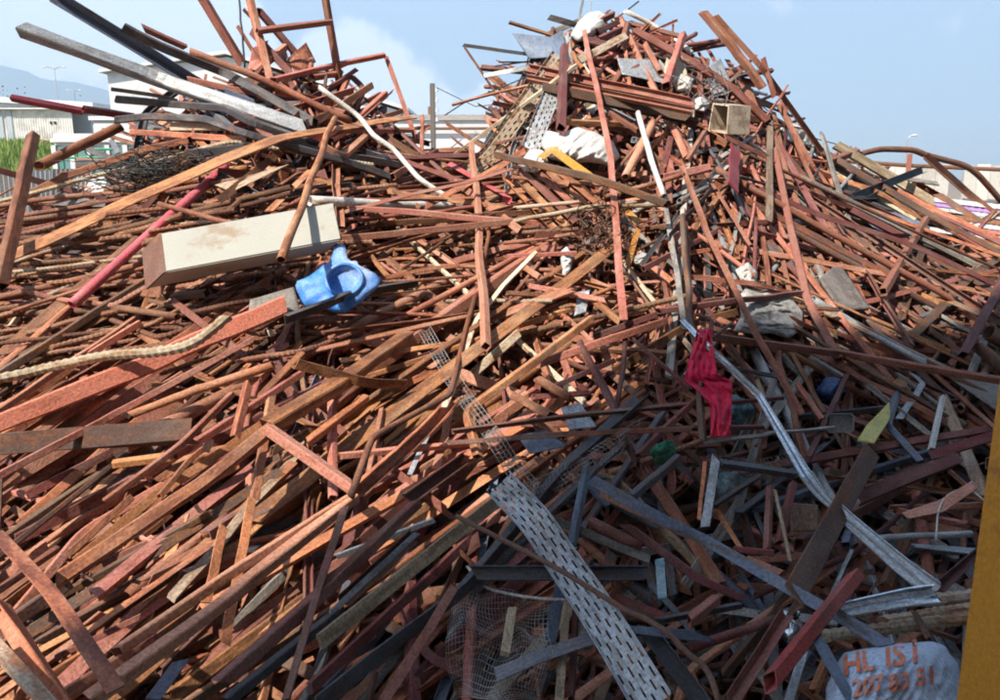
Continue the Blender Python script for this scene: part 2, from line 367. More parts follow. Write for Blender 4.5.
# ------------------------------------------------------------------ bars traced one by one: kind material width lift[,lift] points : label @ landmark
HERO = '''
sq galv 17 .5,.15 24,30 160,80 307,128 : thick galvanised box beam with dented open end jutting out highest at left @ galvanised box beam
angle bluesteel 12 .45,.1 48,-8 205,88 252,106 : blue-grey steel angle slanting down across the sky above the box beam @ blue-grey sky angle
sq char 11 .3,.1 123,27 154,44 226,73 250,86 315,123 : blackened bent square tube with open end resting above the galvanised beam
sq primer 7 .25,.1 143,28 185,47 : short red square tube jutting beside the blackened bent tube
pipe rust 7 .25,.1 190,51 250,74 351,121 : long rusty pipe running down along the blackened bent tube
sq char 9 .35,.1 116,99 167,104 226,108 251,121 330,150 : blackened sagging tube jutting left below the galvanised beam
flat char 4 .35,.2 111,89 154,95 178,101 : thin charred strip jutting left just under the galvanised beam
sq char 9 .4,.1 115,120 149,117 206,119 250,137 332,157 389,177 : long blackened tube draped over the heap above the wire tangle
sq rust 8 .4,.15 132,132 250,140 : rusty square tube with black open end above the wire tangle
pipe rust 10 .35,.35 39,166 121,126 : rusty flanged pipe slanting up in front of the white bus @ flanged pipe
sq rust 14 .5,.55 0,287 33,136 : stout rusty post standing at the left edge before the grass @ stout rusty post
angle darkred 8 .15,.1 -10,167 60,186 110,201 : dark red angle lying behind the stout rusty post
sq rust 9 .3,.15 -5,211 64,177 147,149 190,140 : slender rusty tube rising right in front of the bus windows
flat@-0.25 rust 15 .4,.25 8,257 139,196 230,157 274,139 410,117 : very long rusty flat iron bent across the upper left heap @ long bent flat iron
sq redpaint 8 .5,.4 12,98 82,111 : dark red box beam reaching left past the shed roof @ dark red box beam
sq redpaint 8 .45,.3 83,109 136,117 : second dark red box beam butting against the first by the white warehouse
pipe pinkred 10 .3,.08 72,305 224,168 : bright pinkish red pipe leaning over the rebar bundle @ pinkish red pipe
sq char 11 .25,.2 187,154 246,148 : short grey blackened tube stub on the wire tangle
wood wood 9 .25,.2 172,127 222,126 : short splintered yellow timber under the blackened tubes
angle primer 9 .15,.05 201,-4 243,65 : red angle iron leaning out of the top edge above the blackened tube
rod black 2 .1,.05 239,-3 245,67 : thin black rod standing up beside the leaning red angle iron
sq primer 9 .1,.05 249,-4 270,80
sq darkred 8 .1,.05 259,11 310,70
sq primer 7 .3,.3 257,31 331,22 : level red tube tied across two uprights at the left crest @ level crest tube
sq primer 8 .2,.1 325,-4 341,92 : upright red tube at the right of the left crest against the sky @ upright crest tube
angle primer 5 .1,.05 238,25 262,65
angle primer 5 .08,.05 244,8 259,24
sq primer 8 .15,.1 255,72 285,47
angle darkred 9 .1,.05 253,32 296,78
sq primer 6 .25,.15 273,80 330,66 385,55 : thin red tube pointing right into the clouds from the left crest
sq primer 8 .2,.15 313,77 341,73
sq rust 6 .1,.05 348,78 333,113
angle primer 6 .1,.1 388,59 418,141 : lone red angle iron leaning left above the saddle between crests @ lone leaning angle
sq primer 7 .12,.05 385,94 357,119
angle darkred 6 .12,.1 351,76 364,88 353,112
sq darkred 5 .1,.08 327,90 357,69
pipe whitep 5 .75,.6 319,87 359,116 375,137 395,150 421,180 455,202 : white bent conduit snaking down from the left crest @ white bent conduit
sq pink 6 .3,.2 331,140 346,131 412,131 : pinkish bent tube lying just under the end of the long bent flat iron
pipe rust 7 .5,.95 335,118 281,260 : rusty pipe whose open lower end hangs over the white steel box @ hanging rusty pipe
flat rust 8 .3,.2 311,170 269,211 : rusty flat strip leaning on the top edge of the white steel box
sq primer 8 .3,.3 320,144 343,157 366,136 : short red tube folded into a V above the white steel box
angle primer 8 .2,.25 389,139 440,170 522,232 : red angle iron slanting down right across the upright pink bar
sq primer 8 .2,.15 392,177 436,152
sq primer 5 .1,.1 422,116 422,177
sq steel 10 .12,.1 281,144 400,165
sq galv 9 .1,.05 364,152 402,163
angle primer 9 .18,.1 348,131 312,140
pipe whitep 10 .18,.22 310,201 380,205 473,206 : straight cream-white pipe with rust spots lying level right of the steel box @ cream level pipe
flat steel 3.5 .1,.05 463,45 527,54 : thin grey metal strip poking left from the main peak
angle rust 3 .15,.05 465,47 494,90 504,113 : thin rusty bent bar hanging from the grey strip left of the peak
angle rust 5 .05,.05 509,23 551,36 : pale rusty angle poking up left beside the grey sheet on the peak
flat char 6 .05,.05 549,17 577,25 : dark flat strip jutting left at the top of the peak
rod black 1.6 .1,.05 499,62 530,62
rod black 1.6 .1,.05 495,66 530,61
flat galv 5 .12,.05 484,76 530,67 : galvanised strip fanning out left under the grey sheet
rod black 1.3 .15,.05 445,115 473,98 526,77
sq primer 3 .2,.1 452,105 476,98 530,85 : thin red bar pointing left below the galvanised strip of the peak
angle darkred 3 .12,.1 498,94 513,104
wood cream 9 .35,.3 574,66 553,82 455,154 : long cream painted beam slanting down left beside the perforated tray @ long cream beam
sq darkred 10 .5,.45 564,47 561,129 : dark red square tube standing upright with open top on the peak @ upright open tube
flat primer 6 .55,.45 584,30 601,103 613,160 624,320 : very long narrow red bar hanging down the middle from the peak @ long hanging bar
chan primer 10 .25,.3 527,68 692,103
chan primer 8 .3,.35 527,78 692,111
ibeam brown 15 .2,.25 545,88 694,120 : broad brown I-beam lying under two red channels near the peak @ broad brown beam
wood cream 8 .3,.3 579,60 626,36 : cream flaking timber at the top of the peak
sq darkred 7 .2,.2 594,24 614,14
sq darkred 7 .2,.2 597,32 618,22
sq darkred 7 .2,.2 600,39 621,29
pipe whitep 5 .15,.2 625,11 652,24 677,41 692,53 : white curved pipe sloping down right along the top of the peak @ white curved peak pipe
sq primer 9 .3,.35 636,31 690,62 729,84 768,122 : stout red tube sloping down the right shoulder of the peak @ red shoulder tube
sq primer 7 .3,.3 645,44 661,73
sq primer 9 .45,.45 683,35 666,86 : red tube crossing the shoulder tube in an X near the top
flat galv 3 .1,.05 583,-2 579,20
rod black 1.5 .1,.05 639,1 617,18
flat yellow 8 .35,.4 541,158 552,149 589,176 : yellow steel strap bent over in front of the white rubble sack @ yellow strap
pipe whitep 6 .4,.35 638,113 651,160 664,196 : straight white pipe leaning below the broad brown beam @ leaning white pipe
wood greywood 6 .35,.35 666,209 676,270 685,330 : weathered grey batten standing nearly upright above the silver flashing
pipe pink 8 .35,.3 653,123 625,177 : pinkish pipe leaning the other way across the white pipe
sq primer 6 .3,.3 610,113 638,131
sq rust 7 .25,.2 563,122 624,124
sq brown 9 .45,.45 497,155 594,178 667,204 : long brown tube sloping gently right below the white rubble sack @ long brown tube
sq pink 8 .75,.75 471,144 479,245 486,347 : pinkish red bar standing upright in the middle of the heap @ upright pink bar
angle pinkred 8 .25,.2 450,166 507,200
angle rust 7 .1,.1 505,178 556,230
angle rust 7 .1,.1 514,174 566,226
angle primer 7 .1,.1 524,171 577,222
angle rust 7 .1,.1 534,168 588,217
angle rust 7 .1,.1 545,168 598,213
angle primer 7 .1,.1 556,168 606,208
pipe dusty 4 .2,.2 491,210 579,202
pipe dusty 4 .22,.22 509,222 590,207 664,205
rebar rebar 4 .2,.2 512,233 579,229
rebar rebar 4 .2,.2 504,243 574,234
sq primer 5 .2,.2 507,256 577,253
pipe dusty 4 .25,.2 568,213 643,201
rebar rebar 4 .18,.15 460,228 560,214
rebar rebar 4 .18,.15 452,238 540,226
wood cream 6 .6,.55 536,252 500,290 477,318 452,390 444,408 : pale splintered stick leaning across the foot of the upright pink bar @ pale splintered stick
rod rust 5 .6,.65 436,214 484,224 489,235 481,273 463,340 449,395 374,436 351,497 : long rusty rod with two bends trailing down the middle of the heap @ long bent rod
sq pink 7 .25,.25 530,286 605,301
angle rust 5 .2,.2 553,274 635,296
sq darkred 8 .3,.3 594,337 687,303
sq rust 8 .25,.25 594,300 621,323
sq primer 10 .25,.25 491,319 571,290
pipe rust 8 .25,.2 440,286 517,268
rebar dusty 4 .3,.3 440,301 553,301
angle char 5 .3,.3 679,214 643,263
angle darkred 6 .3,.3 684,211 689,294
rod brown 3 .25,.25 623,268 656,314
flat yellow 7 .3,.3 624,209 640,223
flat yellow 6 .3,.3 638,229 628,265 : short yellow strip standing beside the long hanging bar
sq primer 9 .3,.4 703,12 735,50 763,88 : red tube with end plate rising highest at the right of the peak @ highest red tube
angle primer 6 .25,.35 716,16 763,69 823,153 : long red angle running down the right skyline of the peak @ skyline angle
sq primer 6 .3,.3 763,58 774,95
angle primer 6 .3,.3 778,103 812,167
angle darkred 7 .3,.3 773,134 831,237
flat redpaint 15 .4,.4 735,147 733,188 : dark red plate hanging below the beige open box @ dark red plate
flat rust 7 .35,.35 725,137 774,160
wood wood 7 .4,.4 770,120 769,219 : tan upright batten right of the dark red plate @ tan upright batten
sq pink 9 .45,.45 775,150 790,225 808,302 840,362 : long pinkish red tube curving down the right slope @ curving pinkish tube
sq primer 6 .3,.3 705,132 687,161
sq pink 10 .3,.3 660,178 709,168
angle primer 7 .45,.45 681,165 705,225 759,337 801,413 : very long red angle slanting down right past the grey sack @ long slanting angle
angle char 6 .35,.35 711,188 667,237
pipe greywood 5 .35,.35 679,201 708,187
rod char 2.5 .3,.3 740,176 783,189 803,187 820,167
sq primer 8 .2,.2 823,165 856,151
wood wood 10 .25,.35 836,145 893,178 934,203 : tan bar lying down right below the arched pipe @ tan lower bar
pipe brown 6 .1,.05 860,154 881,149 914,150 926,155 965,165 977,173 1002,202 : big brown pipe bent into a low arch against the sky @ arched pipe
angle brown 7 .15,.25 926,156 970,195 1004,222 : brown angle leaning down right under the arched pipe
chan black 9 .35,.35 854,197 924,169 : black channel rising right in front of the panel wall @ black channel
angle cream 3.5 .2,.2 837,163 929,211
angle black 6 .2,.2 842,170 925,216
angle cream 3.5 .2,.2 834,172 915,219
angle black 5 .2,.2 848,165 935,208
angle brown 8 .2,.3 936,195 983,224
sq primer 8 .4,.45 926,219 883,292 : sunlit red tube leaning left on the right slope @ sunlit leaning tube
angle darkred 7 .3,.35 828,198 907,239
sq black 5 .3,.3 833,199 877,198
sq darkred 9 .4,.45 1003,277 963,355 : dark red tube leaning at the right edge above the round pipe mouth
sq primer 9 .4,.5 711,337 845,354 1004,381 : very long red tube lying level across the right slope @ long level tube
angle primer 6 .3,.35 691,277 760,285 802,295
sq darkred 7 .3,.35 658,311 740,301 801,293
pipe galv 8 .3,.4 812,299 852,323 928,364 : galvanised pipe sloping down right below the grey board @ sloping galvanised pipe
angle darkred 7 .3,.35 833,220 879,295 911,348
pipe brown 16 .35,.1 989,332 1020,352 : wide rusty pipe with its round mouth facing out at right @ round pipe mouth
pipe brown 13 .3,.2 977,346 1008,372
sq bluesteel 8 .35,.3 897,394 887,425 921,462 : blue-grey tube bent like an elbow right of the yellow sheet @ blue-grey elbow
sq whitep 6 .35,.35 943,397 931,450 : short white bar standing right of the blue-grey elbow
flat galv 6 .3,.3 913,374 924,384 899,419
angle darkred 11 .3,.35 931,456 1004,433
sq darkred 5 .35,.35 658,409 783,398 : dark red bar lying level across the red cloth
sq darkred 6 .35,.35 658,429 764,427
wood greywood 6 .35,.35 705,443 770,434 835,427 : weathered grey batten lying level under the red cloth
sq brown 7 .5,.45 682,215 689,300 703,440 : brown upright tube standing in front of the red cloth @ brown upright tube
rod darkred 5 .48,.45 697,314 713,321 707,387 676,418 : dark red rod bent round beside the red cloth
rod brown 3 .5,.5 733,322 678,365
angle darkred 6 .35,.35 848,374 808,459
sq primer 7 .3,.3 797,384 822,420
sq galv 5 .3,.3 810,357 842,376
sq steel 5 .3,.3 737,369 784,378
wood wood 5 .3,.3 757,380 764,398
rod yellow 3 .35,.35 834,330 839,350 844,369 : short piece of yellow cable hanging right of the long slanting angle
rebar dusty 10 .5,.5 -8,380 46,369 144,356 195,343 226,318 : dusty cream ribbed bar bent up at its right end above the salmon beam @ dusty ribbed bar
sq salmon 25 .22,.25 -12,428 150,362 284,306 : broad salmon red box beam lying below the rebar bundle @ broad salmon beam
angle brown 26 .3,.3 -10,444 195,431 : wide two-tone brown beam lying level under the salmon beam @ two-tone brown beam
sq primer 9 .4,.4 -4,477 113,415 252,340 : long red tube rising right across the two-tone brown beam @ long red cross tube
pipe orange 9 .35,.35 131,415 190,392 274,365 : tan rusty pipe rising right below the salmon beam @ tan rusty pipe
sq primer 8 .35,.35 106,501 180,446 232,394
sq orange 10 .3,.3 113,464 176,456
sq orange 7 .35,.35 159,497 190,459 203,449
sq rust 17 .45,.45 57,580 183,500 272,428 : thick dusty tube climbing right through the lower left heap @ thick climbing tube
sq rust 18 .4,.35 268,426 343,382 408,335 : thick rusty tube continuing up right toward the blue lid @ upper thick tube
sq pink 14 .5,.5 268,429 350,487 : thick pinkish tube slanting down right against the climbing tube @ slanting pink tube
angle rust 13 .45,.45 294,362 364,381 402,382 : rusty angle with flaking black paint lying below the blue lid @ flaking black angle
angle char 11 .4,.45 287,320 330,304 352,295 421,283 : blackened edge bar propping the bottom of the blue lid
sq primer 9 .35,.35 397,323 437,326
sq primer 11 .35,.35 436,330 482,359
sq orange 10 .35,.35 307,443 366,397
sq primer 10 .25,.25 332,402 333,498
chan rust 15 .45,.45 357,492 428,428 453,400 : dusty rusty channel rising right beside the long bent rod
sq rust 7 .3,.3 382,410 369,474
sq pink 8 .3,.3 340,456 482,442
angle rust 9 .3,.3 235,438 248,384
angle rust 9 .3,.3 254,502 271,398
sq orange 6 .35,.35 472,410 477,454
flat pink 8 .35,.35 451,405 436,469
flat galv 5 .3,.3 433,423 410,474 : narrow grey metal strip standing beside the pale splintered stick
chan darkred 15 .4,.4 408,499 468,456
flat rust 16 .6,.6 -6,531 49,589 116,690 : sunlit rusty flat bar bent at a shoulder in the bottom left @ bent shoulder bar
angle orange 24 .5,.5 -6,606 60,708 : wide orange angle running out at the bottom left corner
wood dusty 17 .55,.55 -10,640 52,708 : dusty pale beam lowest in the bottom left corner
sq primer 12 .45,.45 117,652 230,574 348,499 : red tube climbing right just above the dusty long beam @ climbing red tube
sq pink 17 .5,.45 90,700 230,597 355,497 : long dusty pinkish beam climbing right from the bottom edge @ dusty climbing beam
flat orange 10 .3,.3 206,603 224,526 : orange upright strip crossing behind the climbing red tube
flat orange 10 .35,.35 225,644 252,498 : flaking orange upright strip crossing behind the dusty climbing beam
sq rust 9 .3,.3 -4,592 57,549
sq brown 17 .35,.35 12,622 68,583
sq rust 10 .35,.35 69,554 131,498
sq primer 14 .4,.4 58,698 154,640
sq primer 8 .35,.35 57,657 140,617
flat bluesteel 14 .4,.4 153,699 181,661 : short blue-grey panel strip at the bottom edge @ blue-grey panel strip
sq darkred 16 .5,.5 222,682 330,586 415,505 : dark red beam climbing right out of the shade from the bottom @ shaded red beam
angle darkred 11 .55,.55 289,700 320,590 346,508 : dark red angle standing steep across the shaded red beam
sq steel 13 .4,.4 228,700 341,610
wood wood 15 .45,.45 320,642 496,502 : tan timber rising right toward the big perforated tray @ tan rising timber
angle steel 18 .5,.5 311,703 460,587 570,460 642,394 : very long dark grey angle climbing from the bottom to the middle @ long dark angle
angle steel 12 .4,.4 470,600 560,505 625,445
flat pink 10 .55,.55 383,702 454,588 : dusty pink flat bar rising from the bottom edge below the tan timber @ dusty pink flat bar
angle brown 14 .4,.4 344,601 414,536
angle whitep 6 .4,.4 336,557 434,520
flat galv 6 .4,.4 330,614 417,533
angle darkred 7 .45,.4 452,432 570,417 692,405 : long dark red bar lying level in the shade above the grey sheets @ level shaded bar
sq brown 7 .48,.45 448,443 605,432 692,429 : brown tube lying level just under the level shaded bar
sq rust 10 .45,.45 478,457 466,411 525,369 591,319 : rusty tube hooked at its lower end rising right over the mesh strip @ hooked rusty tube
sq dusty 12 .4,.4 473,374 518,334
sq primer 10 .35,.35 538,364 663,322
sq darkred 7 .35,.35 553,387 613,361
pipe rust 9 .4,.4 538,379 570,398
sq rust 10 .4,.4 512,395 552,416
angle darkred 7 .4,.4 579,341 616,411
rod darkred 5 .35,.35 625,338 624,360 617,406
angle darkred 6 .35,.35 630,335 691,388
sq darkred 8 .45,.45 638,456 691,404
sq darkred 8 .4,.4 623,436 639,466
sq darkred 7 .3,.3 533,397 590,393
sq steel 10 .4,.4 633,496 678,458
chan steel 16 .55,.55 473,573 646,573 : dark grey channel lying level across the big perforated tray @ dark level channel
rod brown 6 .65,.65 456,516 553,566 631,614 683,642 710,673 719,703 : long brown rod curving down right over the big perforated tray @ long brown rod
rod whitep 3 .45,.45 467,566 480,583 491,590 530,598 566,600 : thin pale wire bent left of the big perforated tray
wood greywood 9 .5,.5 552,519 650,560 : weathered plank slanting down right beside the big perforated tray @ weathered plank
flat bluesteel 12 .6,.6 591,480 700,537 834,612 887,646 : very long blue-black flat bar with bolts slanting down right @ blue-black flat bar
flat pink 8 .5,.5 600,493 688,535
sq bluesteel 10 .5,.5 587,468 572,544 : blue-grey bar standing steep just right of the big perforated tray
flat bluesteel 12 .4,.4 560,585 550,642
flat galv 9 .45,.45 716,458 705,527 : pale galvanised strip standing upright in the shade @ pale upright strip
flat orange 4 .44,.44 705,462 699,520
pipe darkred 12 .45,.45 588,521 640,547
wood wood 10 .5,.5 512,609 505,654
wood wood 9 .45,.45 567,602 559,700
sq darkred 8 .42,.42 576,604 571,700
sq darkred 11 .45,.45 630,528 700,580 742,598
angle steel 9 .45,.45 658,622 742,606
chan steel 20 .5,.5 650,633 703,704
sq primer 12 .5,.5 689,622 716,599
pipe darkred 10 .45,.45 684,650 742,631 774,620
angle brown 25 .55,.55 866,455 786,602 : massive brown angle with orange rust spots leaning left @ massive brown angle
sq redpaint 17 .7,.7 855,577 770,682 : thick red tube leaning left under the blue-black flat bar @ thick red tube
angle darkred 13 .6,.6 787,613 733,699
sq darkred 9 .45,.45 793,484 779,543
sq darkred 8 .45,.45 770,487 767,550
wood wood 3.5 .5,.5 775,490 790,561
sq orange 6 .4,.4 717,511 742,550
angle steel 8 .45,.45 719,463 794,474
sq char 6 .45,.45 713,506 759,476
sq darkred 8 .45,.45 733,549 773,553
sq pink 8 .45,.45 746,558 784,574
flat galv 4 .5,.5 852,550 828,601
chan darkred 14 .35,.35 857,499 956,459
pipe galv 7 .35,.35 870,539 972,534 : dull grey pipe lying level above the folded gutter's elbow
sq primer 8 .35,.35 898,511 968,525
angle darkred 10 .4,.4 939,588 982,549
rebar dusty 14 .4,.4 934,601 990,594
rebar dusty 12 .42,.42 884,622 985,607
rebar dusty 12 .45,.45 822,636 975,618
sq darkred 6 .5,.5 915,613 929,639
rod whitep 1.8 .4,.4 936,540 938,510 945,497 967,486 986,502 : thin white wire looping at the right near the yellow post
flat bluesteel 13 .7,.7 816,636 853,704 : blue-grey strip standing over the left side of the printed sack
flat galv 9 .6,.6 804,651 788,704
'''
NOTE = []
for ln in HERO.strip().splitlines():
    head, _, lab = ln.partition(' : ')
    t = head.split()
    kind, _, rl = t[0].partition('@'); m, w = t[1], float(t[2]); rl = float(rl) if rl else None
    lf = [float(x) for x in t[3].split(',')]
    lf = (lf[0], lf[-1])
    pts = [tuple(float(v) for v in p.split(',')) for p in t[4:]]
    lab, _, short = lab.partition(' @ ')
    make_bar(kind, m, pts, w, lf, lab.strip() or None, short.strip() or None, roll=rl)
# ------------------------------------------------------------------ sheets, cloth, sacks and other single pieces
def poly_at(pts, t):
    ds = [0]
    for a, b in zip(pts, pts[1:]): ds.append(ds[-1] + math.dist(a, b))
    x = t * ds[-1]
    for i in range(len(pts) - 1):
        if x <= ds[i + 1] or i == len(pts) - 2:
            k = (x - ds[i]) / max(1e-9, ds[i + 1] - ds[i]); k = min(1, max(0, k))
            return tuple(pts[i][c] + (pts[i + 1][c] - pts[i][c]) * k for c in range(len(pts[i])))

def solidify(o, th):
    md = o.modifiers.new('thickness', 'SOLIDIFY'); md.thickness = th; md.offset = 0
    return o

def rails(name, left, right, m, nu=24, nv=10, fold=None, crumple=0.01, freq=4.0, th=0.004, flat=True, smooth=True, seed=0, parent=None):
    """a sheet between two pixel rails of (px, py, lift); flat: on straight world lines between rails"""
    bm = bmesh.new(); uvl = bm.loops.layers.uv.new('UVMap'); g = []
    for i in range(nu + 1):
        a = poly_at(left, i / nu); b = poly_at(right, i / nu)
        A = surf(*a); B = surf(*b); row = []
        for j in range(nv + 1):
            q = A.lerp(B, j / nv)
            tc = (CAM - q).normalized()
            dz = crumple * (noise.noise(q * freq + Vector((seed, 0, 0))) + 0.5 * noise.noise(q * freq * 2.7 + Vector((0, seed, 0))))
            if fold: dz += fold(i / nu, j / nv)
            row.append(bm.verts.new(q + tc * dz))
        g.append(row)
    for i in range(nu):
        for j in range(nv):
            f = bm.faces.new((g[i][j], g[i][j + 1], g[i + 1][j + 1], g[i + 1][j]))
            for lo, u in zip(f.loops, ((i, j), (i, j + 1), (i + 1, j + 1), (i + 1, j))): lo[uvl].uv = (u[0] * 0.05, u[1] * 0.05)
    c = sum((v.co for v in bm.verts), Vector()) / len(bm.verts)
    o = finish(bm, name, m, c, parent, smooth)
    return solidify(o, th) if th else o

def ridged(p, k):
    return 1 - abs(noise.noise(p * k)) * 2

def lump(name, m, cx, cy, rx, ry, thick, lift, seed=0, wr=0.12, freq=3.0, parent=None, tilt=0.0, power=0.8, res=56):
    """a soft or crumpled body: wrinkled, flattened ball facing the viewer's side of the heap"""
    d = depth(cx, cy) - lift; c = P(cx, cy, d)
    n = (snormal(cx, cy) * 0.7 + (CAM - c).normalized() * 0.3).normalized()
    ex = (RIGHT - n * n.dot(RIGHT)).normalized(); ey = n.cross(ex)
    if ey.dot(UP) < 0: ey = -ey
    ca, sa = math.cos(tilt), math.sin(tilt)
    ex, ey = ex * ca + ey * sa, ey * ca - ex * sa
    sx = rx * d / F; fo = max(0.35, abs(ey.dot(UP))); sy = ry * d / F / fo
    bm = bmesh.new(); bmesh.ops.create_uvsphere(bm, u_segments=res, v_segments=res // 2, radius=1)
    for v in bm.verts:
        u = v.co.copy()
        r = 1 + wr * (ridged(u + Vector((seed, 0, 0)), freq) * 0.7 + ridged(u + Vector((0, seed, 3)), freq * 2.3) * 0.35 + noise.noise(u * 1.3 + Vector((seed, 1, 2))) * 1.4 - 0.55)
        q = Vector([math.copysign(abs(x) ** power, x) for x in u]) * r
        v.co = c + ex * q.x * sx + ey * q.y * sy + n * q.z * thick
    return finish(bm, name, m, c, parent, True)

def drape(name, m, out, bulge, lift, seed=0, folds=0.03, fdir=0.6, freq=5.0, edge=-0.12, nr=26, na=84, parent=None, th=0.006, soft=0.9):
    """cloth or a filled sack lying on the heap: an uneven outline (pixels), bulging middle, long creases and tucked edges"""
    cx = sum(p[0] for p in out) / len(out); cy = sum(p[1] for p in out) / len(out)
    bm = bmesh.new(); rows = []; uvl = bm.loops.layers.uv.new('UVMap')
    ring = [poly_at(out + [out[0]], i / na) for i in range(na)]
    base = surf(cx, cy, lift); d0 = depth(cx, cy) - lift
    for r in range(nr + 1):
        k = 0.03 + 0.97 * r / nr; row = []
        for i in range(na):
            q = ring[i]; px, py = cx + (q[0] - cx) * k, cy + (q[1] - cy) * k
            w = 1 + 0.05 * noise.noise(Vector((math.cos(i / na * 6.283) * 3 + seed, math.sin(i / na * 6.283) * 3, k * 2)))
            px, py = cx + (px - cx) * w, cy + (py - cy) * w
            u, v = (px - cx) / 60, (py - cy) / 60
            a = u * math.cos(fdir) + v * math.sin(fdir); b = -u * math.sin(fdir) + v * math.cos(fdir)
            z = Vector((a * freq, b * freq * 0.35, seed)); z2 = Vector((a * freq * 2.1 + 3, b * freq * 1.1, seed + 5))
            wv = Vector((noise.noise(z * 0.7), noise.noise(z * 0.7 + Vector((4, 4, 4))), 0)) * 0.7
            fo = folds * ((1 - abs(noise.noise(z + wv)) * 2.4) * 0.75 + (1 - abs(noise.noise(z2 + wv)) * 2.4) * 0.35)
            h = bulge * max(0, 1 - k ** 2.4) ** soft + fo * (1 - k ** 6) + (edge if r == nr else 0)
            dd = d0 + (depth(px, py) - depth(cx, cy)) * 0.75 - h
            row.append(bm.verts.new(P(px, py, dd)))
        rows.append(row)
    for a_, b_ in zip(rows, rows[1:]):
        for i in range(na): bm.faces.new((a_[i], a_[(i + 1) % na], b_[(i + 1) % na], b_[i]))
    bm.faces.new(rows[0])
    o = finish(bm, name, m, base, parent, True)
    return solidify(o, th)

def thing(o, label, cat, short=None, px=None, py=None, group=None):
    tag(o, label, cat, group)
    if short: LAND.append((short, px, py))
    return o

def part(bm, name, m, root, smooth=False):
    return finish(bm, name, m, root.location.copy(), root, smooth) if False else _part(bm, name, m, root, smooth)

def _part(bm, name, m, root, smooth):
    o = root.matrix_basis.inverted() if False else None
    bmesh.ops.translate(bm, verts=bm.verts, vec=-root.location)
    bmesh.ops.recalc_face_normals(bm, faces=bm.faces)
    me = bpy.data.meshes.new(name); bm.to_mesh(me); bm.free()
    if smooth:
        for p in me.polygons: p.use_smooth = True
    return link(name, me, m, root, None)

def hexa(bm, c8):
    """box from 8 corners: bottom ring 0-3, top ring 4-7"""
    v = [bm.verts.new(p) for p in c8]
    for f in ((3, 2, 1, 0), (4, 5, 6, 7), (0, 1, 5, 4), (1, 2, 6, 5), (2, 3, 7, 6), (3, 0, 4, 7)): bm.faces.new([v[i] for i in f])
    return v

def aabb(bm, x0, y0, z0, x1, y1, z1):
    return hexa(bm, [Vector(p) for p in ((x0, y0, z0), (x1, y0, z0), (x1, y1, z0), (x0, y1, z0), (x0, y0, z1), (x1, y0, z1), (x1, y1, z1), (x0, y1, z1))])

# --- slotted cable trays: a thin pressed plate, rows of staggered slots, upturned lips
def tray(path, w_px, m, lifts, lanes, label, short, slot=0.05, face=None):
    P3 = [surf(x, y, l) for (x, y), l in zip(path, lifts)]
    mid = len(path) // 2
    dm = sum((p - CAM).dot(FWD) for p in P3) / len(P3)
    w = w_px * dm / F
    pts = resample(soften(P3, 0.25), slot / 4)
    bm = bmesh.new(); uvl = bm.loops.layers.uv.new('UVMap')
    cols = [0.0, 0.07]                              # across: margin, then slot / bridge pairs
    x = 0.07
    sw = (1 - 0.14) / (lanes + (lanes - 1) * 1.9)
    hole = []
    kinds = ['m']
    for k in range(lanes):
        cols.append(cols[-1] + sw); kinds.append(k)
        if k < lanes - 1: cols.append(cols[-1] + sw * 1.9); kinds.append('b')
    cols.append(1.0); kinds.append('m')
    nrm0 = (CAM - P3[mid]).normalized() if face is None else face
    rows = []
    for i, p in enumerate(pts):
        T = (pts[min(i + 1, len(pts) - 1)] - pts[max(0, i - 1)]).normalized()
        N = (nrm0 - T * T.dot(nrm0)).normalized(); B = T.cross(N)
        a = 0.12 * math.sin(i / len(pts) * 5); B = B * math.cos(a) + N * math.sin(a)
        wob = N * 0.006 * noise.noise(p * 3)
        row = [bm.verts.new(p + B * (-w / 2 - 0.001) + N * (w * 0.13) + wob)]
        for c in cols: row.append(bm.verts.new(p + B * (c - 0.5) * w + wob))
        row.append(bm.verts.new(p + B * (w / 2 + 0.001) + N * (w * 0.13) + wob))
        rows.append(row)
    for i in range(len(pts) - 1):
        for j in range(len(rows[0]) - 1):
            k = kinds[j - 1] if 1 <= j <= len(kinds) else 'lip'
            if isinstance(k, int) and (i + 2 * (k % 2)) % 4 in (0, 1): continue
            f = bm.faces.new((rows[i][j], rows[i][j + 1], rows[i + 1][j + 1], rows[i + 1][j]))
            for lo, u in zip(f.loops, ((i, j), (i, j + 1), (i + 1, j + 1), (i + 1, j))): lo[uvl].uv = (u[0] * slot / 4, u[1] * 0.02)
    o = finish(bm, 'perforated_tray', m, P3[mid])
    solidify(o, 0.003)
    mx, my = path[mid]
    return thing(o, label, 'cable tray', short, mx, my)

tray([(500, 484), (537, 522), (563, 562), (598, 612), (655, 706)], 34, 'galv', [.6, .6, .58, .6, .62], 6, 'big galvanised perforated cable tray slanting down right at the bottom', 'big perforated tray', slot=0.07)
tray([(559, 56), (526, 103), (487, 158), (462, 174)], 17, 'cream', [.35, .32, .3, .25], 4, 'pale perforated tray leaning on the left flank of the peak beside the cream beam', 'pale perforated tray', slot=0.07)
tray([(553, 90), (542, 118), (530, 149)], 17, 'galv', [.3, .27, .25], 4, 'short dull perforated tray between the cream beam and the upright open tube', None, slot=0.07)

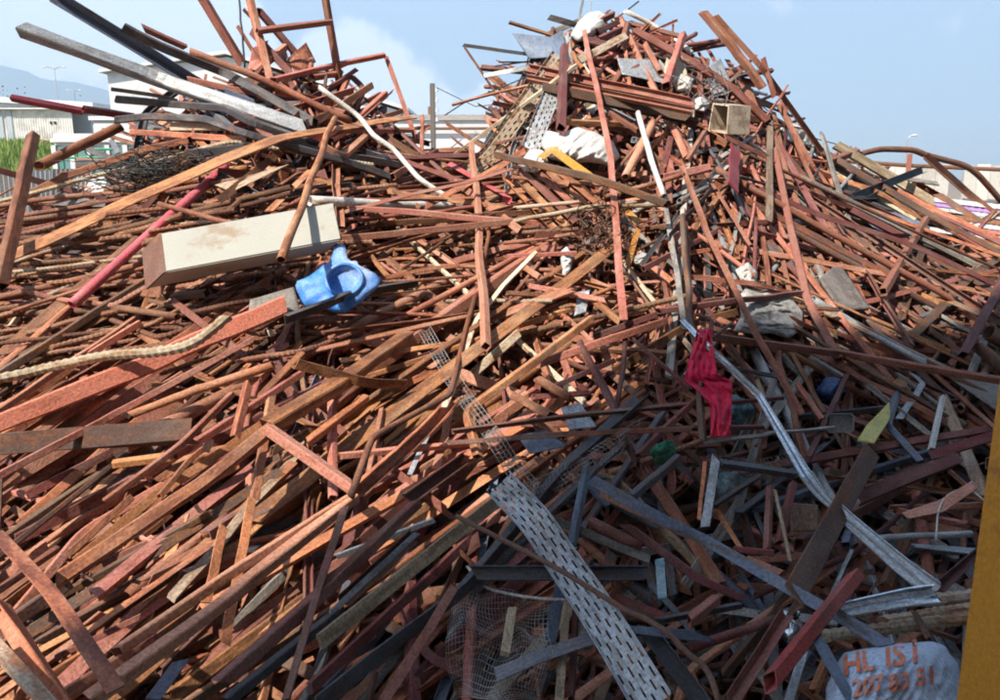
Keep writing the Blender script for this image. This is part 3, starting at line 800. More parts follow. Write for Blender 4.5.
# --- the long white steel box lying on the rebar
mat('shadedrust', (0.14, 0.06, 0.045), (0.2, 0.08, 0.045), .4, (.22, .14, .1), .3, scale=9, vary=.02)  # rusty brown, darkened to put the shade of the box's end into the colour
def steel_box():
    d0 = depth(250, 262) - 0.5
    A = P(161, 233, d0 + 0.22); B = P(334, 202, d0 + 0.42); C = P(342, 239, d0 + 0.2); D = P(166, 272, d0)
    E = P(148, 289, d0 + 0.15); Fp = P(327, 253, d0 + 0.28)
    G = A + (E - D); H = B + (Fp - C)
    root = empty('steel_box', (A + C) / 2)
    bm = bmesh.new(); v = [bm.verts.new(p) for p in (A, B, C, D, E, Fp, H, G)]
    a, b, c, d, e, f, h, g = v
    for q in ((a, b, c, d), (d, c, f, e), (g, h, b, a), (e, f, h, g), (b, h, f, c)): bm.faces.new(q)
    bmesh.ops.bevel(bm, geom=[x for x in bm.edges if len(x.link_faces) == 2], offset=0.008, segments=2, affect='EDGES')
    part(bm, 'casing', 'boxwhite', root)
    bm = bmesh.new()                                # the open end is closed by a bent rusty plate
    ins = [(A - D) * 0.98 + D, D + (E - D) * 0.0, E, G]
    u = (B - A).normalized() * 0.012
    w = [bm.verts.new(p - u) for p in (A, D, E, G)] + [bm.verts.new(p + u * 0.2) for p in (A, D, E, G)]
    for q in ((3, 2, 1, 0), (4, 5, 6, 7), (0, 1, 5, 4), (1, 2, 6, 5), (2, 3, 7, 6), (3, 0, 4, 7)): bm.faces.new([w[i] for i in q])
    o = part(bm, 'end_plate', 'shadedrust', root); o['label'] = 'rusty plate closing the near end'
    thing(root, 'long cream-white steel box lying on the rebar bundle at left', 'steel box', 'white steel box', 250, 248)
steel_box()

# --- broken blue plastic drum lid
def drum_lid():
    cx, cy = 342, 278
    d = depth(cx, cy) - 0.52
    c = P(cx, cy, d)
    n = (UP * 0.35 - FWD * 0.9 + RIGHT * 0.05).normalized()
    ex = (RIGHT - n * n.dot(RIGHT)).normalized(); ey = n.cross(ex); ey = ey if ey.dot(UP) > 0 else -ey
    k = d / F
    root = empty('drum_lid', c)
    out = [(296, 286), (298, 280), (308, 276), (316, 268), (326, 260), (331, 250), (333, 240), (338, 239), (342, 242), (344, 254), (349, 258), (355, 257), (357, 264), (366, 266), (374, 271), (381, 276), (378, 285), (372, 290), (362, 300), (348, 312), (332, 310), (318, 306), (304, 306), (300, 296)]
    def at(px, py, h): return c + ex * (px - cx) * k + ey * (cy - py) * k / 0.95 + n * h
    ccx, ccy = 345, 281
    bm = bmesh.new()
    rings = []
    def ringpt(ang, f):
        return ang
    N = 72
    def edge(a):                                    # the torn outline along angle a
        best = None
        dx, dy = math.cos(a), math.sin(a)
        for (x0, y0), (x1, y1) in zip(out, out[1:] + out[:1]):
            ux, uy = x1 - x0, y1 - y0; den = dx * uy - dy * ux
            if abs(den) < 1e-9: continue
            t = ((x0 - ccx) * uy - (y0 - ccy) * ux) / den; s = ((x0 - ccx) * dy - (y0 - ccy) * dx) / den
            if t > 0 and -1e-6 <= s <= 1 + 1e-6: best = t if best is None else max(best, t)
        return best or 30
    levels = [(0.0, -0.022, 1), (8, -0.02, 1), (13, -0.02, 1), (15.5, -0.004, 1), (16.5, 0.01, 1), (18.5, 0.01, 1), (19.5, 0.0, 1), (0.35, -0.002, 0), (0.7, -0.008, 0), (1.0, -0.022, 0)]
    for r, h, absr in levels:
        row = []
        for i in range(N):
            a = 2 * math.pi * i / N; E = edge(a)
            q = r if absr else 19.5 + (max(E, 21) - 19.5) * r
            px, py = ccx + q * math.cos(a), ccy + q * math.sin(a) * (0.92 if absr else 1)
            hh = h + (0.0015 if absr else 0.012 * (1 + r)) * noise.noise(Vector((px / 11, py / 11, 2)))
            row.append(bm.verts.new(at(px, py, hh)))
        rings.append(row)
    for a, b in zip(rings, rings[1:]):
        for i in range(N): 
            j = (i + 1) % N
            bm.faces.new((a[i], a[j], b[j], b[i]))
    bmesh.ops.remove_doubles(bm, verts=bm.verts, dist=0.0005)
    o = part(bm, 'lid_plate', 'blueplastic', root, True); solidify(o, 0.008)
    bm = bmesh.new()                                # raised moulded ring round the recess
    ring = []
    for i in range(N):
        a = 2 * math.pi * i / N
        ctr = (ccx + 17.5 * math.cos(a), ccy + 17.5 * math.sin(a) * 0.92)
        dirv = (ex * math.cos(a) - ey * math.sin(a))
        base = at(ctr[0], ctr[1], 0.016)
        ring.append([bm.verts.new(base + dirv * 0.01 * math.cos(b * math.pi / 4) + n * 0.012 * math.sin(b * math.pi / 4)) for b in range(8)])
    for i in range(N):
        a, b = ring[i], ring[(i + 1) % N]
        for j in range(8): bm.faces.new((a[j], a[(j + 1) % 8], b[(j + 1) % 8], b[j]))
    part(bm, 'rim', 'blueplastic', root, True)
    thing(root, 'torn bright blue plastic drum lid with round recess on the heap', 'drum lid', 'blue drum lid', 342, 278)
drum_lid()

# --- cloth and sacks
thing(rails('red_cloth', [(697, 331, .52), (690, 358, .5), (684, 380, .48), (700, 392, .48), (710, 406, .47), (711, 437, .46)],
            [(711, 328, .52), (714, 352, .5), (717, 374, .49), (732, 382, .48), (732, 400, .47), (730, 437, .46)], 'redcloth', 70, 44,
            fold=lambda u, v: 0.055 * (1 - 2 * abs(noise.noise(Vector((v * 2.4 + u * 1.8, u * 3.4, 3))))) + 0.022 * (1 - 2 * abs(noise.noise(Vector((v * 5 - u * 5, u * 9, 9))))), crumple=0.03, freq=9, th=0.003),
      'bright crimson cloth hanging crumpled in the shaded right heap', 'cloth', 'red cloth', 707, 385)
thing(drape('rubble_sack', 'whitecloth', [(541, 146), (546, 130), (562, 134), (578, 127), (596, 133), (614, 142), (619, 158), (612, 166), (590, 162), (566, 163), (550, 158)], .16, .24, 3, .06, .9, 6), 'white torn rubble sack stuffed under the peak beams', 'sack', 'white rubble sack', 584, 146)
thing(drape('rubble_sack', 'whitecloth', [(520, 163), (530, 149), (543, 150), (549, 162), (538, 173), (524, 172)], .08, .22, 9, .05, .2, 7, na=48, nr=14), 'small crumpled pale sack just left of the white rubble sack', 'sack')
thing(drape('cloth_bundle', 'whitecloth', [(570, 36), (578, 22), (588, 13), (600, 11), (609, 17), (604, 29), (590, 38), (578, 42)], .2, .1, 5, .03, .9, 4, na=60, nr=18), 'rounded white foam bundle on the very top of the peak', 'bundle', 'white top bundle', 590, 24)
thing(drape('cloth_sack', 'greycloth', [(737, 300), (745, 288), (760, 292), (776, 287), (792, 298), (802, 312), (803, 330), (788, 338), (770, 333), (752, 334), (733, 331), (742, 316)], .03, .24, 12, .05, 1.75, 6, na=130, nr=40), 'big crumpled pale grey sack between red bars on the right slope', 'sack', 'grey sack', 772, 312)
thing(drape('cloth_sack', 'greycloth', [(735, 270), (748, 262), (757, 272), (756, 290), (744, 286)], .02, .2, 15, .05, 1.2, 9, na=48, nr=14), 'small pale grey rag above the big crumpled grey sack', 'rag')
thing(lump('foil_ball', 'shiny', 793, 626, 10, 12, 0.04, .5, 4, 0.4, 4, res=28), 'crumpled silver foil ball under the thick red tube', 'foil', None)
thing(lump('plastic_bag', 'bluebag', 831, 391, 12, 8, 0.06, .2, 6, 0.3, 3, res=36), 'dark blue plastic bag in the shade of the right slope', 'bag')
thing(lump('plastic_bag', 'tealbag', 739, 409, 10, 9, 0.05, .25, 7, 0.35, 3.5, res=36), 'crumpled teal film bag just right of the red cloth', 'bag')
thing(lump('plastic_bag', 'greenplastic', 664, 452, 11, 8, 0.05, .28, 8, 0.3, 3, res=36), 'green plastic bag in the shade left of the red cloth', 'bag')
thing(lump('plastic_bag', 'tealbag', 730, 485, 12, 11, 0.06, .3, 17, 0.35, 3.5, res=36), 'crumpled pale blue film bag beside the pale upright strip', 'bag')
thing(rails('plastic_strip', [(578, 292, .2), (574, 316, .2)], [(590, 290, .2), (586, 312, .2)], 'galv', 16, 10, crumple=.05, freq=6, th=.004), 'dented grey plastic strip right of the upright pink bar', 'plastic scrap')
thing(drape('foam_lump', 'whitecloth', [(560, 252), (567, 246), (574, 256), (570, 274), (563, 280)], .04, .15, 21, .05, 1.2, 8, na=40, nr=12), 'torn white foam lump beside the rusty wire clump', 'foam')
thing(drape('foam_lump', 'whitecloth', [(672, 80), (681, 73), (694, 79), (691, 90), (677, 92)], .06, .2, 22, .06, 1.2, 8, na=40, nr=12), 'white foam lump tucked under the red shoulder tube', 'foam')
thing(drape('foam_lump', 'whitecloth', [(780, 128), (792, 122), (806, 130), (813, 146), (798, 146), (785, 140)], .06, .1, 23, .06, .6, 6, na=40, nr=12), 'white foam lump behind the skyline angle', 'foam')
thing(drape('foam_lump', 'whitecloth', [(694, 100), (703, 95), (710, 104), (704, 112), (695, 110)], .05, .2, 26, .06, 1.2, 9, na=40, nr=12), 'small white foam lump left of the beige open box', 'foam')
thing(drape('plaster_chunk', 'whitecloth', [(84, 190), (92, 178), (104, 176), (112, 186), (104, 196), (90, 197)], .08, .15, 24, .05, .3, 8, na=40, nr=12), 'white plaster chunk under the slender rusty tube', 'plaster')
thing(drape('plaster_chunk', 'greycloth', [(632, 256), (641, 250), (650, 256), (645, 266), (634, 264)], .05, .2, 25, .05, 1.3, 8, na=40, nr=12), 'pale plaster chunk beside the short yellow strip', 'plaster')

# --- sheet pieces: label, rails
SHEETS = [
    ('metal_sheet', 'bluesteel', [(512, 33, .12), (529, 59, .15)], [(557, 38, .05), (560, 56, .1)], 'grey sheet metal panel sticking out left on the peak', 'grey peak sheet', .01, 3),
    ('sheet_offcut', 'shiny', [(548, 38, .12), (556, 60, .12)], [(562, 30, .1), (566, 52, .12)], 'small bright folded sheet right of the grey peak sheet', None, .01, 3),
    ('fibre_board', 'board', [(819, 279, .3), (841, 312, .3)], [(838, 263, .3), (869, 309, .35)], 'rounded dull brown fibre board leaning on the right slope', 'grey board', .008, 2),
    ('metal_sheet', 'board', [(948, 377, .3), (996, 410, .3)], [(985, 372, .25), (1012, 392, .25)], 'dull grey sheet panel at the right edge under the level tube', None, .01, 2),
    ('plastic_sheet', 'yellowsheet', [(889, 402, .35), (878, 414, .42), (866, 426, .4), (857, 441, .4)], [(893, 409, .35), (888, 422, .42), (879, 436, .4), (874, 444, .4)], 'curled pale yellow plastic sheet in the right heap', 'yellow sheet', .012, 5),
    ('sheet_offcut', 'orange', [(902, 373, .3), (890, 386, .3)], [(911, 375, .3), (906, 388, .3)], 'small orange-yellow sheet scrap above the yellow sheet', None, .01, 5),
    ('corrugated_sheet', 'black', [(832, 166, .1), (838, 204, .15)], [(868, 172, .05), (918, 214, .15)], 'black corrugated roof panel under the black channel', 'black roof panel', .012, 4),
    ('corrugated_sheet', 'bluesteel', [(845, 206, .1), (880, 232, .15)], [(882, 200, .1), (925, 224, .15)], 'crumpled grey-green roof panel below the black channel', None, .05, 3),
    ('metal_sheet', 'galv', [(706, 67, .2), (712, 96, .2)], [(720, 58, .2), (734, 88, .2)], 'pale grey sheet tucked beneath the highest red tube', None, .03, 3),
    ('metal_sheet', 'beige', [(668, 48, .2), (664, 74, .22)], [(684, 58, .2), (690, 86, .22)], 'pale beige sheet under the X of red tubes', None, .02, 3),
    ('metal_sheet', 'galv', [(617, 58, .2), (622, 74, .2)], [(652, 60, .2), (668, 84, .2)], 'crumpled grey sheet below the white curved peak pipe', None, .05, 4),
    ('sheet_offcut', 'galv', [(561, 408, .35), (569, 430, .4)], [(580, 403, .35), (597, 427, .4)], 'crumpled grey sheet scrap below the level shaded bar', None, .05, 7),
    ('sheet_offcut', 'bluesteel', [(517, 436, .35), (530, 454, .4)], [(545, 430, .35), (567, 446, .4)], 'dented blue-grey sheet scrap left of the other grey scrap', None, .05, 7),
    ('sheet_offcut', 'steel', [(494, 668, .5), (540, 650, .5), (598, 630, .5)], [(497, 682, .5), (546, 661, .5), (600, 643, .5)], 'curved dark grey sheet strip left of the big perforated tray', None, .03, 5),
    ('sheet_offcut', 'bluesteel', [(628, 626, .52), (690, 630, .52), (714, 640, .5)], [(634, 634, .52), (690, 641, .5), (712, 642, .5)], 'pointed blue-grey sheet strip right of the big perforated tray', None, .02, 5),
    ('sheet_offcut', 'pink', [(902, 513, .4), (940, 500, .42), (972, 481, .4)], [(908, 519, .4), (944, 512, .42), (978, 488, .4)], 'dusty pink torn strip curling near the yellow post', None, .05, 6),
    ('metal_sheet', 'brown', [(790, 503, .3), (790, 532, .3)], [(818, 505, .3), (818, 531, .3)], 'small dark brown plate left of the massive brown angle', None, .01, 3),
    ('sheet_offcut', 'rust', [(140, 296, .28), (158, 262, .28)], [(160, 298, .2), (172, 270, .2)], 'rusty triangular plate under the near end of the steel box', None, .01, 3),
    ('sheet_offcut', 'board', [(60, 190, .1), (45, 205, .15)], [(110, 188, .1), (105, 207, .15)], 'curved grey-brown sheet under the slender rusty tube', None, .02, 3),
    ('metal_sheet', 'board', [(250, 300, .2), (248, 318, .25)], [(294, 287, .2), (300, 310, .2)], 'dull grey sheet wedged left of the blue drum lid', None, .01, 3),
    ('sheet_offcut', 'dusty', [(215, 185, .2), (240, 178, .2)], [(232, 192, .2), (290, 164, .2)], 'tan bent sheet above the white steel box', None, .02, 3),
    ('sheet_offcut', 'tealbag', [(655, 560, .55), (658, 600, .55)], [(664, 558, .55), (667, 598, .55)], 'dull blue-green plastic strip right of the big perforated tray', None, .03, 5),
    ('sheet_offcut', 'pink', [(252, 48, .12), (248, 70, .12)], [(268, 40, .1), (266, 64, .1)], 'pinkish plate among the uprights of the left crest', None, .01, 3),
    ('sheet_offcut', 'rust', [(288, 58, .12), (296, 76, .12)], [(306, 42, .1), (316, 62, .1)], 'rusty plate stacked under the level crest tube', None, .01, 3),
]
for nm, m, l, r, lab, short, cr, fq in SHEETS:
    fo = (lambda u, v: 0.012 * math.sin(v * 40)) if nm == 'corrugated_sheet' else None
    o = rails(nm, l, r, m, 20, 40 if fo else 14, fold=fo, crumple=cr, freq=fq, th=0.004 if nm != 'fibre_board' else 0.025, smooth=True, seed=len(lab))
    thing(o, lab, dict(metal_sheet='sheet metal', sheet_offcut='sheet scrap', fibre_board='board', plastic_sheet='plastic sheet', corrugated_sheet='roof sheet')[nm], short, (l[0][0] + r[-1][0]) / 2, (l[0][1] + r[-1][1]) / 2)

# --- folded bright gutter: two bent lengths and a kinked end
def gutter():
    root = empty('folded_gutter', surf(830, 505, .5))
    def seg(path, w0, w1, lifts, name, m='shiny', ks=.75):
        P3 = [surf(x, y, l) for (x, y), l in zip(path, lifts)]
        pts = resample(soften(P3, 0.2), 0.05); bm = bmesh.new(); rows = []; uvl = bm.loops.layers.uv.new('UVMap')
        nrm0 = ((CAM - P3[0]).normalized() + Vector((0, 0, 0.5))).normalized()
        for i, p in enumerate(pts):
            t = i / (len(pts) - 1)
            T = (pts[min(i + 1, len(pts) - 1)] - pts[max(0, i - 1)]).normalized()
            N = (nrm0 - T * T.dot(nrm0)).normalized(); B = T.cross(N)
            w = ks * (w0 + (w1 - w0) * t) * (p - CAM).dot(FWD) / F
            wob = 0.008 * noise.noise(p * 4); B = B * math.cos(wob * 8) + N * math.sin(wob * 8)
            row = [p + B * w * a + N * w * b for a, b in ((-.5, .35), (-.46, .02), (-.1, -.03), (0, .09), (.1, -.03), (.46, .02), (.5, .3), (.42, .34))]
            rows.append([bm.verts.new(q + N * 0.006 * noise.noise(q * 9)) for q in row])
        for a, b in zip(rows, rows[1:]):
            for j in range(len(a) - 1):
                f = bm.faces.new((a[j], a[j + 1], b[j + 1], b[j]))
                for lo in f.loops: lo[uvl].uv = (lo.vert.co - P3[0]).length, (j + (lo.vert in (a[j + 1], b[j + 1]))) * .02
        o = part(bm, name, m, root); solidify(o, 0.003)
    seg([(682, 320), (696, 335), (711, 350), (759, 396)], 7, 11, [.55, .55, .53, .52], 'upper_length', ks=.6)
    seg([(758, 395), (779, 430), (797, 461), (810, 483)], 11, 19, [.525, .53, .54, .56], 'middle_length', ks=.62)
    seg([(806, 476), (820, 496), (842, 514)], 17, 11, [.565, .57, .57], 'twisted_neck', 'galv')
    seg([(838, 511), (870, 540), (906, 571), (935, 592)], 17, 25, [.58, .58, .58, .6], 'lower_length', 'galv')
    seg([(937, 596), (890, 602), (836, 613)], 26, 18, [.62, .62, .6], 'kinked_end')
    thing(root, 'long bright folded gutter bent into an elbow at its lower end', 'gutter', 'folded gutter', 800, 465)
    LAND.append(("folded gutter's elbow", 920, 590))
gutter()

# --- grey moulded tray
def moulded_tray():
    c = surf(840, 423, .35); root = empty('moulded_tray', c); bm = bmesh.new()
    u, v = RIGHT * (13 * depth(840, 423) / F), UP * (9 * depth(840, 423) / F); n = (CAM - c).normalized()
    def rr(k, h):
        return [bm.verts.new(c + u * (a * k) + v * (b * k) + n * h) for a, b in ((-1, -.7), (-.8, -1), (.8, -1), (1, -.7), (1, .7), (.8, 1), (-.8, 1), (-1, .7))]
    rs = [rr(1.0, 0.0), rr(1.0, 0.05), rr(0.9, 0.05), rr(0.82, 0.01)]
    for a, b in zip(rs, rs[1:]):
        for i in range(8): bm.faces.new((a[i], a[(i + 1) % 8], b[(i + 1) % 8], b[i]))
    bm.faces.new(rs[-1]); bm.faces.new(rs[0][::-1])
    part(bm, 'tray_shell', 'galv', root)
    thing(root, 'small grey moulded plastic tray in the shaded right heap', 'tray')
moulded_tray()

# --- beige open box on the right shoulder
def open_box():
    d = depth(730, 118) - 0.42
    a = P(713, 103, d); b = P(729, 105, d - 0.05); c = P(727, 134, d - 0.05); e = P(708, 131, d)
    dep = P(751, 106, d + 0.12) - b
    root = empty('open_box', (a + c) / 2 + dep * 0.5); bm = bmesh.new()
    f = [a, b, c, e]; bk = [p + dep for p in f]; cen = (a + b + c + e) / 4
    inn = [cen + (p - cen) * 0.9 for p in f]; inb = [p + dep * 0.93 for p in inn]
    vf, vb, vi, vj = [[bm.verts.new(p) for p in q] for q in (f, bk, inn, inb)]
    for i in range(4):
        j = (i + 1) % 4
        bm.faces.new((vf[i], vf[j], vb[j], vb[i])); bm.faces.new((vf[i], vf[j], vi[j], vi[i])); bm.faces.new((vi[i], vi[j], vj[j], vj[i]))
    bm.faces.new(vb); bm.faces.new(vj)
    part(bm, 'box_shell', 'beige', root)
    thing(root, 'open-ended beige box lying on the right shoulder of the peak', 'box', 'beige open box', 731, 118)
open_box()

# --- wire pieces
def tubes(bm, pts, r, n=5):
    o = [(r * math.cos(i * 2 * math.pi / n), r * math.sin(i * 2 * math.pi / n)) for i in range(n)]
    sweep(bm, pts, o, None, Vector((0.3, 0.2, 1)).normalized())

def mesh_strip(name, path, w_px, lifts, label, m='wire', cells=4, short=None, curl=0.02, r=0.0012):
    P3 = [surf(x, y, l) for (x, y), l in zip(path, lifts)]; dm = (P3[0] - CAM).dot(FWD); w = w_px * dm / F
    pts = resample(soften(P3, .2), w / cells / 2); bm = bmesh.new(); rows = []
    nrm0 = (CAM - P3[0]).normalized()
    for i, p in enumerate(pts):
        T = (pts[min(i + 1, len(pts) - 1)] - pts[max(0, i - 1)]).normalized(); N = (nrm0 - T * T.dot(nrm0)).normalized(); B = T.cross(N)
        rows.append([p + B * w * (k / cells - 0.5) + N * (curl * 2 * noise.noise(p * 3 + Vector((k * .3, 0, 0))) + 0.03 * math.sin(i * .2)) for k in range(cells + 1)])
    for k in range(cells + 1): tubes(bm, [r_[k] for r_ in rows], r)
    for i in range(0, len(rows), 2): tubes(bm, rows[i], r)
    o = finish(bm, name, m, P3[len(P3) // 2])
    return thing(o, label, 'wire mesh', short, path[1][0], path[1][1])
mesh_strip('wire_mesh', [(424, 328), (455, 384), (488, 428), (515, 470), (540, 500)], 13, [.5, .5, .5, .55, .6], 'narrow strip of welded wire mesh slanting down right through the middle', short='mesh strip')
mesh_strip('wire_mesh', [(505, 505), (560, 480), (600, 455), (640, 430)], 20, [.5, .5, .5, .5], 'crumpled mesh strip along the upper edge of the long dark angle', cells=5, curl=.05)
mesh_strip('wire_mesh', [(705, 468), (760, 474), (808, 460)], 26, [.4, .42, .4], 'bit of welded mesh behind the folded gutter', 'wire', 5)
mesh_strip('wire_mesh', [(640, 470), (690, 452), (720, 470)], 22, [.3, .3, .3], 'rusted mesh scrap in the shade right of the weathered plank', 'darkwire', 4)

def crumpled_mesh():
    bm = bmesh.new(); c = surf(495, 640, .5); nU, nV = 34, 26; g = []
    for i in range(nU + 1):
        row = []
        for j in range(nV + 1):
            u, v = i / nU, j / nV
            px = 448 + 100 * u + 14 * noise.noise(Vector((u * 3, v * 3, 1))); py = 590 + 108 * v + 18 * noise.noise(Vector((u * 3, v * 3, 7))) + 30 * (u - .5) ** 2
            row.append(surf(px, py, .42 + .16 * math.sin(u * 6 + v * 2) * math.sin(v * 5) + .06 * noise.noise(Vector((u * 7, v * 7, 4)))))
        g.append(row)
    for i in range(nU + 1): tubes(bm, g[i], .0009, 4)
    for j in range(nV + 1): tubes(bm, [g[i][j] for i in range(nU + 1)], .0009, 4)
    o = finish(bm, 'wire_mesh', 'wire', c)
    thing(o, 'crumpled fine wire netting in the shade at the bottom middle', 'wire mesh', 'wire netting', 495, 640)
crumpled_mesh()

def wire_clump(name, m, px, py, rx, ry, n, r, lift, label, short, seed):
    rr = random.Random(seed); bm = bmesh.new(); c = surf(px, py, lift); d = depth(px, py)
    for k in range(n):
        p = Vector((rr.gauss(0, .45), rr.gauss(0, .45), rr.gauss(0, .3))); v = Vector((rr.gauss(0, 1), rr.gauss(0, 1), rr.gauss(0, 1))).normalized(); pts = []
        for s in range(rr.randint(7, 16)):
            v = (v + Vector((rr.gauss(0, .5), rr.gauss(0, .5), rr.gauss(0, .5))) - p * .25).normalized(); p = p + v * .2
            pts.append(c + RIGHT * p.x * rx * d / F + UP * p.y * ry * d / F - FWD * p.z * .3)
        tubes(bm, pts, r * rr.uniform(.6, 1.3), 4)
    o = finish(bm, name, m, c)
    return thing(o, label, 'wire', short, px, py)
wire_clump('wire_tangle', 'darkwire', 168, 177, 52, 20, 220, .0035, -.02, 'dark tangle of wire netting under the blackened tubes at left', 'wire tangle', 3)
wire_clump('wire_tangle', 'rebar', 597, 242, 26, 30, 120, .0035, .05, 'rusty brown clump of thin wire in the middle of the heap', 'rusty wire clump', 4)
wire_clump('wire_tangle', 'wire', 700, 95, 30, 26, 30, .004, .25, 'loose pale wires round the beige open box', None, 5)

# --- the printed sack, bottom right
def printed_sack():
    root = empty('printed_sack', surf(898, 676, .62))
    o = drape('sack_cloth', 'sackblue', [(826, 690), (838, 664), (845, 653), (870, 648), (900, 644), (930, 642), (946, 648), (958, 664), (964, 690), (964, 730), (900, 740), (822, 735)], .2, .55, 14, .022, .5, 3.2, nr=40, na=120, th=.003, soft=.6)
    me = o.data; o.parent = root; o.location = o.location - root.location
    bpy.context.view_layer.update()
    off = root.location + o.location
    bvh = BVHTree.FromPolygons([v.co + off for v in me.vertices], [p.vertices[:] for p in me.polygons])
    lines = [('HL', 843, 675, 25, 17), ('I', 885, 667, 27, 22), ('S', 893, 666, 27, 22), ('I', 912, 662, 27, 22), ('207', 852, 697, 21, 9), ('83', 889, 692, 21, 12), ('51', 916, 686, 21, 13)]
    for txt, px, py, size, adv in lines:
        bm = bmesh.new()
        cu = bpy.data.curves.new('lettering', 'FONT'); cu.body = txt; cu.size = 1.0; cu.offset = 0.03; cu.resolution_u = 4
        ob = bpy.data.objects.new('lettering', cu); COL.objects.link(ob)
        dg = bpy.context.evaluated_depsgraph_get(); tm = bpy.data.meshes.new_from_object(ob.evaluated_get(dg))
        t = bmesh.new(); t.from_mesh(tm); bmesh.ops.triangulate(t, faces=t.faces)
        for _ in range(4): bmesh.ops.subdivide_edges(t, edges=[e for e in t.edges if e.calc_length() > 0.06], cuts=1); bmesh.ops.triangulate(t, faces=t.faces)
        ang = -0.2; ca, sa = math.cos(ang), math.sin(ang); mp = {}
        for v in t.verts:
            x, y = v.co.x * size * 1.05, v.co.y * size * 1.15
            x += y * -0.05                                      # the print leans
            qx, qy = px + x * ca + y * sa * 0.0, py + x * sa - y
            ray = (P(qx, qy, 1) - CAM).normalized()
            hit = bvh.ray_cast(CAM, ray)
            mp[v] = bm.verts.new((hit[0] - ray * 0.015) if hit[0] is not None else P(qx, qy, depth(qx, qy) - .7))
        for f in t.faces:
            if max((mp[a.verts[0]].co - mp[a.verts[1]].co).length for a in f.edges) < 0.08:
                bm.faces.new([mp[v] for v in f.verts])
        t.free(); bpy.data.objects.remove(ob); bpy.data.curves.remove(cu); bpy.data.meshes.remove(tm)
        part(bm, 'lettering', 'ink', root)
    thing(root, 'pale blue-grey woven sack printed with orange letters and numbers', 'sack', 'printed sack', 895, 675)
printed_sack()

# --- yellow post of the handling machine at the right edge
def yellow_post():
    d = 1.75
    base = P(952, 700, d); x0 = base.x; y0 = base.y
    root = empty('yellow_post', (x0 + .09, y0 + .06, 0)); bm = bmesh.new()
    lo, hi = 1.0, 3.0                               # the same upright line leaves the picture at (999, 432)
    for _ in range(40):
        mid = (lo + hi) / 2
        if P(988, 432, mid).y < y0: lo = mid
        else: hi = mid
    q = P(988, 432, lo); lean = (q - base) / (q.z - base.z); w, dp = 0.2, 0.14
    vs = [[], []]
    for k, z in enumerate((0.0, 4.2)):
        o = Vector((x0, y0, 0)) + lean * (z - base.z); o.z = z
        vs[k] = [o + Vector(q) for q in ((.03, -dp, 0), (w, -dp, 0), (w, 0, 0), (0, 0, 0))]
    hexa(bm, vs[0] + vs[1]); bmesh.ops.bevel(bm, geom=bm.edges[:], offset=.012, segments=3, affect='EDGES')
    part(bm, 'post_shaft', 'postyellow', root)
    bm = bmesh.new(); aabb(bm, x0 - .12, y0 - dp - .12, 0.0, x0 + w + .12, y0 + .12, .03); part(bm, 'base_plate', 'postyellow', root)
    thing(root, 'scuffed ochre yellow steel post close by at the right edge', 'post', 'yellow post', 985, 600)
yellow_post()
